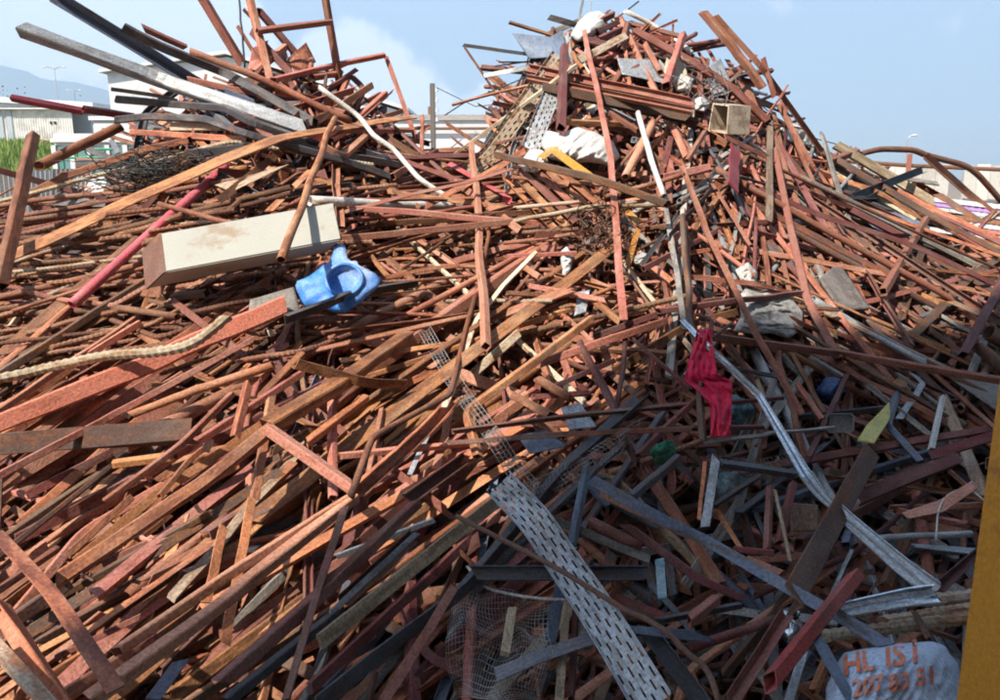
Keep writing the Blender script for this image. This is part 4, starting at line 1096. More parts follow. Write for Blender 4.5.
# ------------------------------------------------------------------ the other bars of the heap, one object each
REG = [  # x0 y0 x1 y1, how many, [(angle, spread, weight)], length px, width m, kinds, materials
    (-40, 185, 330, 345, 112, [(9, 4, 1)], (140, 330), (4.5, 8), dict(rebar=.72, pipe=.12, rod=.16), dict(rebar=.74, rust=.18, dusty=.02, darkred=.06)),
    (-50, 335, 480, 700, 190, [(35, 5, .8), (77, 8, .12), (-35, 12, .06), (14, 8, .06)], (140, 380), (8, 16), dict(sq=.38, angle=.34, flat=.14, pipe=.06, chan=.08), dict(primer=.36, rust=.36, orange=.13, pink=.05, brown=.11, darkred=.08)),
    (300, 175, 680, 345, 120, [(7, 5, .62), (-42, 8, .2), (38, 12, .1), (85, 10, .08)], (90, 260), (3.8, 7.5), dict(sq=.28, angle=.3, rebar=.16, pipe=.12, flat=.14), dict(primer=.34, rust=.38, dusty=.04, rebar=.16, pink=.06, cream=.02)),
    (440, 325, 700, 480, 80, [(24, 14, .5), (-45, 18, .32), (80, 14, .18)], (50, 190), (5, 10), dict(sq=.4, angle=.35, flat=.12, pipe=.13), dict(primer=.4, rust=.25, darkred=.2, brown=.1, pink=.05)),
    (100, 75, 450, 195, 70, [(-22, 12, .4), (14, 14, .3), (55, 15, .18), (-62, 12, .12)], (50, 180), (5.5, 10), dict(sq=.4, angle=.3, chan=.1, flat=.1, pipe=.1), dict(primer=.4, char=.15, darkred=.2, rust=.15, steel=.1)),
    (495, 45, 790, 195, 120, [(-20, 10, .34), (-50, 12, .26), (50, 18, .22), (80, 12, .1), (5, 10, .08)], (45, 160), (3.5, 7.5), dict(sq=.32, angle=.3, flat=.16, pipe=.08, wood=.03, rod=.14), dict(primer=.36, rust=.2, darkred=.16, galv=.12, cream=.05, brown=.1, whitep=.05, steel=.05)),
    (650, 170, 860, 345, 110, [(-60, 12, .45), (-20, 14, .22), (45, 18, .2), (86, 8, .13)], (70, 220), (3.5, 7.5), dict(sq=.3, angle=.3, flat=.12, pipe=.12, rod=.12, wood=.04), dict(primer=.36, darkred=.2, rust=.16, brown=.1, greywood=.07, galv=.04, cream=.04, char=.03)),
    (790, 185, 1050, 440, 150, [(-27, 6, .68), (52, 14, .13), (-60, 14, .13), (4, 8, .12)], (80, 260), (4, 8), dict(sq=.25, angle=.32, flat=.14, pipe=.12, wood=.05, rod=.06, chan=.06), dict(primer=.28, rust=.24, brown=.16, darkred=.12, dusty=.06, char=.06, greywood=.08)),
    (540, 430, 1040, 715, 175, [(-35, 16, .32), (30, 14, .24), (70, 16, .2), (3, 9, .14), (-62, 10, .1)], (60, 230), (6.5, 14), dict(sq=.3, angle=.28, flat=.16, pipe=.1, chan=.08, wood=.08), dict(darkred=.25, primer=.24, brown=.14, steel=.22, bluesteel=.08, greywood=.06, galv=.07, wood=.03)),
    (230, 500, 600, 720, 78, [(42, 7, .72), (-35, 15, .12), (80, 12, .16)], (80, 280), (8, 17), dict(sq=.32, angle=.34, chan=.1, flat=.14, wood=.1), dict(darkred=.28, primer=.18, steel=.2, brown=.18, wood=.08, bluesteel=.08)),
]
def pick(rr, table):
    items = list(table.items()) if isinstance(table, dict) else table
    x = rr.random() * sum(w for *_, w in items)
    for it in items:
        x -= it[-1]
        if x <= 0: return it
    return items[-1]
CREST = [(190, 420, 22, [(-22, 14, .3), (50, 20, .3), (-62, 14, .3), (80, 10, .1)], dict(primer=.45, darkred=.25, char=.15, rust=.15)), (590, 800, 46, [(-30, 20, .35), (40, 20, .3), (75, 14, .2), (-65, 12, .15)], dict(primer=.4, darkred=.22, rust=.2, brown=.1, cream=.04)), (800, 1040, 24, [(-25, 10, .7), (40, 15, .3)], dict(primer=.35, brown=.25, rust=.2, char=.1, dusty=.1))]
KEEP = [(545, 75, 18), (515, 118, 16), (492, 150, 16), (541, 120, 16), (558, 90, 14), (185, 252, 30), (225, 248, 30), (265, 240, 30), (310, 232, 30), (345, 280, 34), (707, 360, 24), (720, 405, 26), (582, 146, 34), (890, 680, 60), (940, 600, 25), (880, 555, 25), (790, 450, 14), (875, 424, 18), (844, 287, 20), (520, 505, 22), (563, 563, 22), (600, 615, 22), (640, 680, 22), (730, 118, 22), (540, 46, 20), (530, 100, 20), (500, 140, 18), (590, 26, 18), (60, 400, 22), (150, 362, 22), (240, 325, 22), (100, 438, 20), (170, 434, 20)]
fr = random.Random(2024)
for x0, y0, x1, y1, n, angs, lens, ws, kinds, mats in REG:
    k = 0; i = 0
    cols = max(2, int(math.sqrt(n * (x1 - x0) / (y1 - y0)))); rws = max(1, math.ceil(n / cols))
    while k < n and i < n * 6:                     # jittered grid, so that no part of the heap stays bare
        c, r = i % cols, (i // cols) % rws; i += 1
        px = x0 + (c + fr.random()) * (x1 - x0) / cols; py = y0 + (r + fr.random()) * (y1 - y0) / rws
        if py < interp(SIL, px) + 6: continue
        a = pick(fr, angs); ang = rad(fr.gauss(a[0], a[1])); L = fr.uniform(*lens) * 1.3 * (0.5 if fr.random() < .3 else 1)
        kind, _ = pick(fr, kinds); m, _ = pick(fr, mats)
        if kind == 'sq' and fr.random() < .47: kind = fr.choice(('rect', 'rect', 'chan'))
        elif kind == 'angle' and fr.random() < .3: kind = fr.choice(('flat', 'rect', 'chan'))
        if kind == 'wood': m = fr.choice(('wood', 'greywood', 'greywood'))
        if kind == 'rebar' and m not in ('rebar', 'dusty'): m = 'rebar'
        if kind in ('sq', 'rect', 'angle', 'flat', 'chan') and m == 'dusty' and fr.random() < .5: m = 'rust'
        dx, dy = math.cos(ang) * L / 2, -math.sin(ang) * L / 2
        w = fr.uniform(*ws) * depth(px, py) / F / DIV[kind] * dict(rod=.3, rebar=.75, pipe=.85, wood=1.2).get(kind, 1)
        l = fr.uniform(-.2, .12) * min(1, depth(px, py) / 4); t = fr.gauss(0, .06) * min(1, depth(px, py) / 4)
        a_, b_ = (px - dx, py - dy), (px + dx, py + dy)
        if min(a_[1] - interp(SIL, a_[0]), b_[1] - interp(SIL, b_[0])) < -22: continue
        pts = [a_, b_]
        if kind == 'rod' or (kind == 'rebar' and fr.random() < .3):   # wavering rods
            o1, o2 = fr.gauss(0, .09) * L, fr.gauss(0, .09) * L; ux, uy = dy / L * 2, -dx / L * 2
            pts = [a_, (px - dx * .35 + ux * o1, py - dy * .35 + uy * o1), (px + dx * .35 + ux * o2, py + dy * .35 + uy * o2), b_]
        elif fr.random() < .26:                    # bent pieces
            q = fr.uniform(.3, .7); o = fr.gauss(0, .1) * L
            pts = [a_, (px + dx * (2 * q - 1) + dy / L * 2 * o, py + dy * (2 * q - 1) - dx / L * 2 * o), b_]
        for (qx, qy, qr) in KEEP:                     # lie under, not over, the single pieces
            if any(math.dist((a_[0] + (b_[0] - a_[0]) * q / 8, a_[1] + (b_[1] - a_[1]) * q / 8), (qx, qy)) < qr for q in range(9)): l, t = min(l, -.12), t * .3
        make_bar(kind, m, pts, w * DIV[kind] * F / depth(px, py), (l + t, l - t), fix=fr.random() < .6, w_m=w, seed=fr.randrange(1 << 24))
        k += 1

for x0, x1, n, angs, mats in CREST:                # pieces sticking out along the skyline
    for k in range(n):
        px = x0 + (k + fr.random()) * (x1 - x0) / n; py = interp(SIL, px) + fr.uniform(0, 26)
        a = pick(fr, angs); ang = rad(fr.gauss(a[0], a[1])); L = fr.uniform(24, 80); m, _ = pick(fr, mats)
        kind = fr.choice(('sq', 'angle', 'flat', 'chan', 'flat', 'pipe'))
        w = fr.uniform(.018, .055); dx, dy = math.cos(ang) * L / 2, -math.sin(ang) * L / 2; l = fr.uniform(-.15, .15)
        if min(py - dy, py + dy) - interp(SIL, px) < -20: continue
        make_bar(kind, m, [(px - dx, py - dy), (px + dx, py + dy)], w * DIV[kind] * F / depth(px, py), (l, l + fr.gauss(0, .1)), fix=False, w_m=w, seed=fr.randrange(1 << 24))

# ------------------------------------------------------------------ what nobody could count: buried offcuts and the heap's inside
def debris():
    mats = ['primer', 'rust', 'darkred', 'brown', 'rebar', 'char', 'dusty', 'steel', 'cream', 'orange', 'galv', 'whitecloth']
    wt = [.24, .28, .14, .12, .1, .05, .012, .03, .006, .05, .01, .006]
    bm = bmesh.new(); uvl = bm.loops.layers.uv.new('UVMap'); rr = random.Random(5)
    sections = [(k, profile(k, w)) for k, w in (('sq', .05), ('angle', .06), ('flat', .06), ('pipe', .04), ('rod', .018), ('sq', .035), ('angle', .04), ('flat', .04), ('rod', .012))]
    k = 0
    while k < 4600:
        px = rr.uniform(-90, 1080); py = rr.uniform(40, 760)
        if py < interp(SIL, px) + 8: continue
        best = None
        for x0, y0, x1, y1, n, angs, *_ in REG:
            if x0 <= px <= x1 and y0 <= py <= y1: best = angs
        ang = rad(rr.gauss(*pick(rr, best)[:2])) if best and rr.random() < .78 else rr.uniform(-math.pi / 2, math.pi / 2)
        dd = depth(px, py); L = rr.uniform(30, 150) * rr.uniform(.5, 1); l = rr.uniform(-.42, -.13) * min(1, dd / 4)
        if py > 360 and rr.random() < .35: continue
        if rr.random() < .06: l, L = rr.uniform(-.05, .08), L * .55
        dx, dy = math.cos(ang) * L / 2, -math.sin(ang) * L / 2; t = rr.gauss(0, .06) * min(1, dd / 4)
        if py - abs(dy) < interp(SIL, px) - 4: continue
        A, B = surf(px - dx, py - dy, l + t), surf(px + dx, py + dy, l - t)
        nm, (o, inn) = rr.choice(sections); mi = rr.choices(range(len(mats)), wt)[0]
        sc = rr.uniform(3.2, 7.5) * dd / F / .05
        if px < 480 and mats[mi] in ('steel', 'galv'): mi = 1
        sweep(bm, [A, A.lerp(B, .5) + Vector((rr.gauss(0, .01),) * 3), B], o, inn, (CAM - A).normalized(), rr.uniform(0, 6.28), [sc] * 3, uvl, mi=mi)
        k += 1
    flakes = []
    for q in range(1100):                           # torn flakes of sheet
        px = rr.uniform(-40, 1040); py = rr.uniform(60, 720)
        if py < interp(SIL, px) + 12: continue
        c = surf(px, py, rr.uniform(-.25, .05)); s = rr.uniform(2, 9) * depth(px, py) / F
        u = Vector((rr.gauss(0, 1), rr.gauss(0, 1), rr.gauss(0, 1))).normalized(); v = u.orthogonal().normalized()
        q4 = [c + u * a * s + v * b * s * .6 + u.cross(v) * rr.gauss(0, .15) * s for a, b in ((-1, -1), (.9, -.7), (1, .8), (-.7, 1))]
        mi = rr.choices(range(len(mats)), wt)[0]; nf = len(flakes); flakes.append((q4 + [p + u.cross(v) * .004 for p in q4], mi))
    for c8, mi in flakes:
        v8 = [bm.verts.new(p) for p in c8]
        for f in ((3, 2, 1, 0), (4, 5, 6, 7), (0, 1, 5, 4), (1, 2, 6, 5), (2, 3, 7, 6), (3, 0, 4, 7)): bm.faces.new([v8[i] for i in f]).material_index = mi
    o = finish(bm, 'scrap_debris', mats, Vector((0, 5, 1)))
    tag(o, 'countless small rusty offcuts filling the gaps of the heap', 'scrap metal', kind='stuff')
debris()

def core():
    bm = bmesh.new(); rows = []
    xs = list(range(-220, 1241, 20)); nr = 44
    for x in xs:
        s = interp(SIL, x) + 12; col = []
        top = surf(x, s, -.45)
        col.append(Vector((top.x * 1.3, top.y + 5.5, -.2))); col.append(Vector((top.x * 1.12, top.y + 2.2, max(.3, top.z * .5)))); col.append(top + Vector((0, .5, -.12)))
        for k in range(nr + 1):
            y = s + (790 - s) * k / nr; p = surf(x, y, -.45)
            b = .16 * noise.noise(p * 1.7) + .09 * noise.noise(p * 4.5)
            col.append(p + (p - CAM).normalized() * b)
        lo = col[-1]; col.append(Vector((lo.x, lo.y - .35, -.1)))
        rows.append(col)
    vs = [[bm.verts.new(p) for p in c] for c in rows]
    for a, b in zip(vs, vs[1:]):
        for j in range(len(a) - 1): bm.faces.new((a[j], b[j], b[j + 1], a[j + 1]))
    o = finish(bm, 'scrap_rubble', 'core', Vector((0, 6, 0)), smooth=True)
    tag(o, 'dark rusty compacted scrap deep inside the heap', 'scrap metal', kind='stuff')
core()
# ------------------------------------------------------------------ light: the shade on the lower right has a straight edge; an unseen block added behind the viewer throws it
ELEV = rad(49)
P1, PC, P3s = surf(330, 700, .3), surf(640, 335, .3), surf(1000, 300, .3)
h = Vector((math.sin(rad(41)), math.cos(rad(41))))
SUNDIR = Vector((h.x * math.cos(ELEV), h.y * math.cos(ELEV), -math.sin(ELEV)))      # the way the light travels
print('sun azimuth', math.degrees(math.atan2(h.x, h.y)))
sun = bpy.data.lights.new('sun', 'SUN'); sun.energy = 5.0; sun.angle = rad(0.55); sun.color = (1.0, 0.93, 0.83)
so = bpy.data.objects.new('sun', sun); COL.objects.link(so); so.rotation_euler = SUNDIR.to_track_quat('-Z', 'Y').to_euler()

w = bpy.data.worlds.new('World'); S.world = w; w.use_nodes = True
t = w.node_tree; L = t.links.new
for n in list(t.nodes): t.nodes.remove(n)
wo = nd(t, 'ShaderNodeOutputWorld'); bg = nd(t, 'ShaderNodeBackground'); bg.inputs['Strength'].default_value = 0.122
L(bg.outputs[0], wo.inputs[0])
sky = nd(t, 'ShaderNodeTexSky', sky_type='NISHITA'); sky.sun_disc = False; sky.sun_elevation = ELEV; sky.sun_rotation = math.atan2(-h.x, -h.y)
sky.air_density = 1.0; sky.dust_density = 1.0; sky.ozone_density = 1.5
# fair-weather clouds low in the left of the sky
tc = nd(t, 'ShaderNodeTexCoord')
cn = nd(t, 'ShaderNodeTexNoise'); cn.inputs['Scale'].default_value = 13; cn.inputs['Detail'].default_value = 9; cn.inputs['Roughness'].default_value = .58; nv = nd(t, 'ShaderNodeVectorMath', operation='ADD'); nv.inputs[1].default_value = (2.3, .4, .7); L(tc.outputs['Generated'], nv.inputs[0]); L(nv.outputs[0], cn.inputs['Vector'])
acc = None
CLOUDS = [(180, 15, 6.5, 1.35), (145, 35, 6, 1.2), (60, 5, 8, 1.05), (20, -10, 7, 1.0), (215, 40, 5, 1.3), (352, 75, 5, 1.25), (375, 100, 5.4, 1.2), (408, 105, 4.4, 1.1), (330, 55, 3.5, .7), (480, 120, 3.6, .6), (60, 60, 8, .45), (690, 170, 5, .2), (-60, 40, 9, .8), (250, 90, 7, .6)]
for px, py, size, amt in CLOUDS:
    d = (P(px, py, 1) - CAM).normalized()
    dp = nd(t, 'ShaderNodeVectorMath', operation='DOT_PRODUCT'); L(tc.outputs['Generated'], dp.inputs[0]); dp.inputs[1].default_value = d
    mr = nd(t, 'ShaderNodeMapRange'); mr.interpolation_type = 'SMOOTHSTEP'; mr.inputs[1].default_value = math.cos(rad(size)); mr.inputs[2].default_value = 1.0; mr.inputs[4].default_value = amt
    L(dp.outputs['Value'], mr.inputs[0])
    if acc is None: acc = mr.outputs[0]
    else:
        mm = nd(t, 'ShaderNodeMath', operation='MAXIMUM'); L(acc, mm.inputs[0]); L(mr.outputs[0], mm.inputs[1]); acc = mm.outputs[0]
ma = nd(t, 'ShaderNodeMath', operation='MULTIPLY_ADD'); L(acc, ma.inputs[0]); ma.inputs[1].default_value = .6
cq = nd(t, 'ShaderNodeMath', operation='MULTIPLY'); L(cn.outputs[0], cq.inputs[0]); cq.inputs[1].default_value = 1.6; L(cq.outputs[0], ma.inputs[2])
cr = nd(t, 'ShaderNodeMapRange'); cr.interpolation_type = 'SMOOTHSTEP'; cr.inputs[1].default_value = 1.0; cr.inputs[2].default_value = 1.3; cr.inputs[4].default_value = .95; L(ma.outputs[0], cr.inputs[0])
mx = nd(t, 'ShaderNodeMix', data_type='RGBA'); L(cr.outputs[0], mx.inputs[0]); L(sky.outputs[0], mx.inputs[6]); mx.inputs[7].default_value = (12.5, 12.2, 12.3, 1)
L(mx.outputs[2], bg.inputs['Color'])

def caster():
    H = 16.0; run = lambda p: (H - p.z) / math.tan(ELEV)
    q0 = Vector((PC.x, PC.y)) - h * run(PC); q1 = Vector((P3s.x, P3s.y)) - h * run(P3s)
    qa = Vector((P1.x, P1.y)) - h * run(P1)
    qa = q0 + (qa - q0) * 2.2; q1 = q0 + (q1 - q0).normalized() * 22
    print('caster', qa, q0, q1)
    c = [qa, q0, q1, q1 + Vector((9, -14)), qa + Vector((1, -12))]
    root = empty('warehouse', (c[0].x, c[0].y, 0)); bm = bmesh.new()  # unseen block added behind the viewer, its outline shaped to cast the shade
    def prism(z0, z1):
        lo = [bm.verts.new((p.x, p.y, z0)) for p in c]; hi = [bm.verts.new((p.x, p.y, z1)) for p in c]
        bm.faces.new(lo[::-1]); bm.faces.new(hi)
        for i in range(len(c)): j = (i + 1) % len(c); bm.faces.new((lo[i], lo[j], hi[j], hi[i]))
    prism(0, H - .25); part(bm, 'wall', 'wallgrey', root)
    bm = bmesh.new(); prism(H - .247, H); part(bm, 'roof', 'wallgrey', root)
    tag(root, 'added unseen grey block behind the viewer shaped to throw shade on the heap', 'warehouse')
mat('wallgrey', (0.3, 0.3, 0.3), (0.25, 0.24, 0.23), .4, (.34, .32, .3), .3, vary=0.02, hue=0, scale=.5)
mat('bgwhite', (0.58, 0.58, 0.57), (0.47, 0.47, 0.46), .3, (.62, .6, .56), .2, rough=.6, bump=0, vary=.04, hue=0, scale=.6)
mat('bgpanel', (0.62, 0.6, 0.55), (0.48, 0.45, 0.4), .4, (.5, .46, .4), .3, rough=.6, bump=0, vary=.08, hue=0, scale=1.2)
mat('bgblue', (0.36, 0.4, 0.42), (0.3, 0.33, 0.34), .3, (.4, .4, .38), .3, rough=.6, bump=0, vary=.05, hue=0, scale=.6)
mat('glass', (0.05, 0.13, 0.13), (0.09, 0.2, 0.2), .5, (.2, .28, .28), .3, rough=.15, bump=0, vary=.2, hue=.01, scale=1.5, spec=.6)
mat('rubber', (0.02, 0.02, 0.02), None, .3, (.08, .07, .06), .3, rough=.9, vary=.05)
mat('concrete', (0.36, 0.34, 0.31), (0.28, 0.26, 0.24), .4, (.4, .37, .33), .3, rough=.9, vary=.05, hue=0)
mat('dirt', (0.24, 0.19, 0.145), (0.17, 0.135, 0.1), .5, (.3, .25, .2), .4, rough=.95, bump=.5, vary=0, hue=0, scale=1.2)
mat('hill', (0.05, 0.075, 0.035), (0.09, 0.085, 0.05), .45, (.08, .09, .05), .3, rough=1, bump=0, vary=0, hue=0, scale=.004)
mat('grassy', (0.13, 0.21, 0.04), (0.2, 0.26, 0.06), .5, (.24, .25, .09), .3, rough=.9, bump=0, vary=0, hue=0, scale=.6)
mat('purple', (0.4, 0.22, 0.5), None, .3, (.5, .35, .5), .3, rough=.6, vary=.05)
mat('leafdark', (0.05, 0.09, 0.03), (0.08, 0.12, 0.04), .5, (.1, .13, .06), .3, rough=.9, bump=0, vary=.2)
caster()

# ------------------------------------------------------------------ ground, hills, air
bm = bmesh.new(); N = 40
vs = [[bm.verts.new((-10500 + 21000 * (i / N), -300 + 11000 * (j / N) ** 2.2, 0)) for j in range(N + 1)] for i in range(N + 1)]
for i in range(N):
    for j in range(N): bm.faces.new((vs[i][j], vs[i + 1][j], vs[i + 1][j + 1], vs[i][j + 1]))
tag(finish(bm, 'ground', 'dirt', Vector((0, 0, 0))), kind='structure')
def hills(y, base, amp, seed, name, x0, x1):
    bm = bmesh.new(); n = 140; prev = None
    for i in range(n + 1):
        x = x0 + (x1 - x0) * i / n
        z = base(x) * (1 + .22 * noise.noise(Vector((x / 700, seed, 0))) + .1 * noise.noise(Vector((x / 180, seed, 0))) + .03 * noise.noise(Vector((x / 50, seed, 0))))
        cols = [bm.verts.new((x, y - 900, -3)), bm.verts.new((x + 60 * noise.noise(Vector((x / 200, 1, seed))), y - 420, z * .45)), bm.verts.new((x, y, z)), bm.verts.new((x, y + 900, -3))]
        if prev:
            for a in range(3): bm.faces.new((prev[a], cols[a], cols[a + 1], prev[a + 1]))
        prev = cols
    tag(finish(bm, name, 'hill', Vector((0, y, 0)), smooth=True), kind='structure')
hills(9000, lambda x: max(40, 1450 - abs(x + 6500) * .22), 1, 2.0, 'hills', -9500, 9500)
hills(3600, lambda x: max(14, 190 - abs(x + 2600) * .06), 1, 8.0, 'foothills', -5000, 5000)

def haze():
    bm = bmesh.new(); aabb(bm, -10800, -350, -5, 10800, 11000, 2300)
    m = bpy.data.materials.new('haze'); m.use_nodes = True; tt = m.node_tree
    for n in list(tt.nodes): tt.nodes.remove(n)
    o = nd(tt, 'ShaderNodeOutputMaterial'); v = nd(tt, 'ShaderNodeVolumePrincipled'); v.inputs['Color'].default_value = (.64, .82, 1, 1); v.inputs['Density'].default_value = HAZE; v.inputs['Anisotropy'].default_value = .2
    tt.links.new(v.outputs[0], o.inputs['Volume'])
    me = bpy.data.meshes.new('haze'); bmesh.ops.recalc_face_normals(bm, faces=bm.faces); bm.to_mesh(me); bm.free(); me.materials.append(m)
    ob = bpy.data.objects.new('haze', me); COL.objects.link(ob); tag(ob, kind='stuff')
HAZE = 0.0002
if HAZE: haze()

# ------------------------------------------------------------------ background things: X(px, D) gives world x of a pixel column at distance D
def X(px, D): return P(px, HORIZON, D).x
def Z(py, D): return CAM.z + (HORIZON - py) / F * D / math.cos(PITCH) * 1.0
def Yd(D): return D / math.cos(PITCH)

def block(root, name, m, x0, y0, z0, x1, y1, z1, bev=0):
    bm = bmesh.new(); aabb(bm, x0, y0, z0, x1, y1, z1)
    if bev: bmesh.ops.bevel(bm, geom=bm.edges[:], offset=bev, segments=3, affect='EDGES')
    return part(bm, name, m, root)

def white_warehouse():
    D = 60; x0, x1 = X(118, D), X(404, D); y0 = Yd(D); xm = X(236, D); ze, zr = Z(80, D), Z(66, D); zl = Z(116, D)
    root = empty('white_warehouse', ((x0 + x1) / 2, y0, 0)); bm = bmesh.new()
    f = [(x0, 0), (x1, 0), (x1, zl), (xm, zr), (x0, ze)]
    a = [bm.verts.new((x, y0, z)) for x, z in f]; b = [bm.verts.new((x, y0 + 30, z)) for x, z in f]
    bm.faces.new(a); bm.faces.new(b[::-1])
    for i in range(5): bm.faces.new((a[i], b[i], b[(i + 1) % 5], a[(i + 1) % 5]))
    part(bm, 'wall', 'bgwhite', root)
    for s0, s1, nm in (((x0 - .4, ze - .1), (xm, zr + .12), 'roof'), ((xm, zr + .12), (x1 + .5, zl + .02), 'roof')):
        bm = bmesh.new(); q = [Vector((s0[0], y0 - .5, s0[1])), Vector((s1[0], y0 - .5, s1[1])), Vector((s1[0], y0 + 30.5, s1[1])), Vector((s0[0], y0 + 30.5, s0[1]))]
        hexa(bm, [p + Vector((0, 0, .03)) for p in q] + [p + Vector((0, 0, .25)) for p in q]); part(bm, nm, 'bgwhite', root)
    tag(root, 'big plain white gabled warehouse behind the left crest', 'warehouse')
white_warehouse()

def low_building():
    D = 52; x0, x1 = X(398, D), X(560, D); y0 = Yd(D); z = Z(124, D)
    root = empty('low_building', ((x0 + x1) / 2, y0, 0))
    block(root, 'wall', 'bgwhite', x0, y0, 0, x1, y0 + 12, z)
    block(root, 'parapet', 'concrete', x0 - .15, y0 - .15, z + .003, x1, y0 + 12, z + .35)
    bm = bmesh.new(); tubes(bm, [Vector((x0 - 1, y0 - .3, z - .55)), Vector((x1, y0 - .3, z - .5))], .09, 8); part(bm, 'pipe', 'brown', root)
    bm = bmesh.new(); tubes(bm, [Vector((x0 + 2.2, y0 + .5, z)), Vector((x0 + 2.2, y0 + .5, z + .9))], .18, 8); part(bm, 'vent_pipe', 'brown', root)
    tag(root, 'low flat white building in the gap between the two crests', 'building')
low_building()

def shed():
    D = 75; y0 = Yd(D); xa, xb = X(-30, D), X(84, D)
    root = empty('corrugated_shed', (X(40, D), y0, 0))
    bm = bmesh.new(); n = 90; pr = None; zt = Z(114, D); zb = 0
    for i in range(n + 1):                           # corrugated front
        x = xa + (X(79, D) - xa) * i / n; y = y0 + (.06 if i % 2 else 0)
        c = (bm.verts.new((x, y, zb)), bm.verts.new((x, y, zt)))
        if pr: bm.faces.new((pr[0], c[0], c[1], pr[1]))
        pr = c
    o = part(bm, 'wall', 'bgpanel', root); solidify(o, .04)
    block(root, 'upper_wall', 'bgblue', xa, y0 + 2.5, 0, xb, y0 + 14, Z(106, D))
    for k in range(5):
        a = X(24 + 12 * k, D); block(root, 'window', 'glass', a, y0 + 2.4, Z(116, D), a + .95, y0 + 2.497, Z(109.5, D))
    bm = bmesh.new(); q = [Vector((xa, y0 + 1.6, Z(104, D))), Vector((xb + .8, y0 + 1.6, Z(111, D))), Vector((xb + .8, y0 + 15, Z(107, D))), Vector((xa, y0 + 15, Z(98, D)))]
    hexa(bm, q + [p + Vector((0, 0, .5)) for p in q]); part(bm, 'roof', 'bgwhite', root)
    block(root, 'lean_to_roof', 'bgwhite', xa, y0 - .5, zt + .003, X(80, D), y0 + 2.3, zt + .12)
    for px in (57, 61): block(root, 'vent', 'rubber', X(px, D), y0 - .06, Z(127.5, D), X(px + 2.2, D), y0 - .003, Z(125, D))
    for px in (6, 15): block(root, 'door', 'bgblue', X(px, D), y0 - .08, 0, X(px + 5, D), y0 - .004, Z(114.5, D))
    tag(root, 'pale corrugated shed with a window band behind the grass', 'shed')
shed()

def site_block(px0, px1, top, D, m, name, label, cat):
    root = empty(name, (X((px0 + px1) / 2, D), Yd(D), 0)); x0, x1 = X(px0, D), X(px1, D)
    block(root, 'body', m, x0, Yd(D), 0, x1, Yd(D) + 4, Z(top, D), .1); block(root, 'roof', 'bgwhite', x0 - .1, Yd(D) - .1, Z(top, D) + .003, x1 + .1, Yd(D) + 4.1, Z(top, D) + .2)
    for k in range(2): block(root, 'window', 'glass', x0 + .5 + k * 1.6, Yd(D) - .05, Z(top + 14, D), x0 + 1.5 + k * 1.6, Yd(D) - .004, Z(top + 7, D))
    tag(root, label, cat)
site_block(98, 142, 124, 40, 'bgwhite', 'site_cabin', 'white site cabin between the bus and the warehouse', 'cabin')

def bus():
    D = 17; y0 = Yd(D); x0, x1 = X(52, D), X(150, D); zt = Z(136, D); zb = .45
    root = empty('bus', ((x0 + x1) / 2, y0, 0))
    Lx = x1 - x0
    block(root, 'body', 'bgwhite', x0, y0, zb, x1, y0 + 2.4, 1.55, .06)
    block(root, 'roof', 'bgwhite', x0, y0, zt - .28, x1, y0 + 2.4, zt, .1)
    n = 5
    for k in range(n + 1):
        a = x0 + .05 + k * (Lx - .2) / n
        block(root, 'pillar', 'bgwhite', a, y0 + .02, 1.5, a + .1, y0 + .14, zt - .24); 
        if k < n:
            wdw = block(root, 'window', 'glass', a + .103, y0 + .05, 1.552, a + (Lx - .2) / n - .003, y0 + .08, zt - .283)
            block(wdw, 'rail', 'wallgrey', a + .11 - 0, y0 + .03, 1.95, a + (Lx - .2) / n - .01, y0 + .047, 1.99) if False else None
    block(root, 'far_wall', 'bgblue', x0 + .05, y0 + 2.25, 1.5, x1 - .05, y0 + 2.38, zt - .2)
    block(root, 'front_glass', 'glass', x0 + .03, y0 + .2, 1.56, x0 + .06, y0 + 2.2, zt - .3)
    bm = bmesh.new(); tubes(bm, [Vector((x0 + .05, y0 - .02, zt - .15)), Vector((x0 - .28, y0 - .05, zt - .1)), Vector((x0 - .4, y0 - .05, zt - .35)), Vector((x0 - .4, y0 - .05, zt - .8))], .025, 6); mi = part(bm, 'mirror_arm', 'whitep', root)
    block(root, 'mirror', 'whitep', x0 - .47, y0 - .09, zt - 1.25, x0 - .33, y0 - .01, zt - .75, .02)
    for xx in (x0 + 1.0, x1 - .9):
        wh = empty('wheel', (0, 0, 0)); wh.parent = root
        bm = bmesh.new(); bmesh.ops.create_cone(bm, cap_ends=True, segments=28, radius1=.46, radius2=.46, depth=.26, matrix=Matrix.Translation((xx, y0 + .1, .46)) @ Matrix.Rotation(math.pi / 2, 4, 'X'))
        tyre = part(bm, 'tyre', 'rubber', root); tyre.parent = wh
        bm = bmesh.new(); bmesh.ops.create_cone(bm, cap_ends=True, segments=20, radius1=.24, radius2=.2, depth=.03, matrix=Matrix.Translation((xx, y0 - .045, .46)) @ Matrix.Rotation(math.pi / 2, 4, 'X'))
        rim = part(bm, 'rim', 'wallgrey', root); rim.parent = wh
    tag(root, 'white bus with teal windows parked beyond the heap at left', 'bus')
    LAND.append(('white bus', 95, 150))
bus()

def railing():
    D = 14.5; root = empty('guard_railing', (X(100, D), Yd(D), 0)); bm = bmesh.new()
    xs = [X(px, D) for px in (66, 80, 94, 108, 122)]
    for x in xs: tubes(bm, [Vector((x, Yd(D), 0)), Vector((x, Yd(D), Z(151, D)))], .022, 6)
    for z in (151, 159): tubes(bm, [Vector((xs[0], Yd(D), Z(z, D))), Vector((xs[-1], Yd(D), Z(z, D)))], .022, 6)
    part(bm, 'rail_frame', 'greenplastic', root); tag(root, 'thin dark green railing in front of the bus windows', 'railing')
railing()

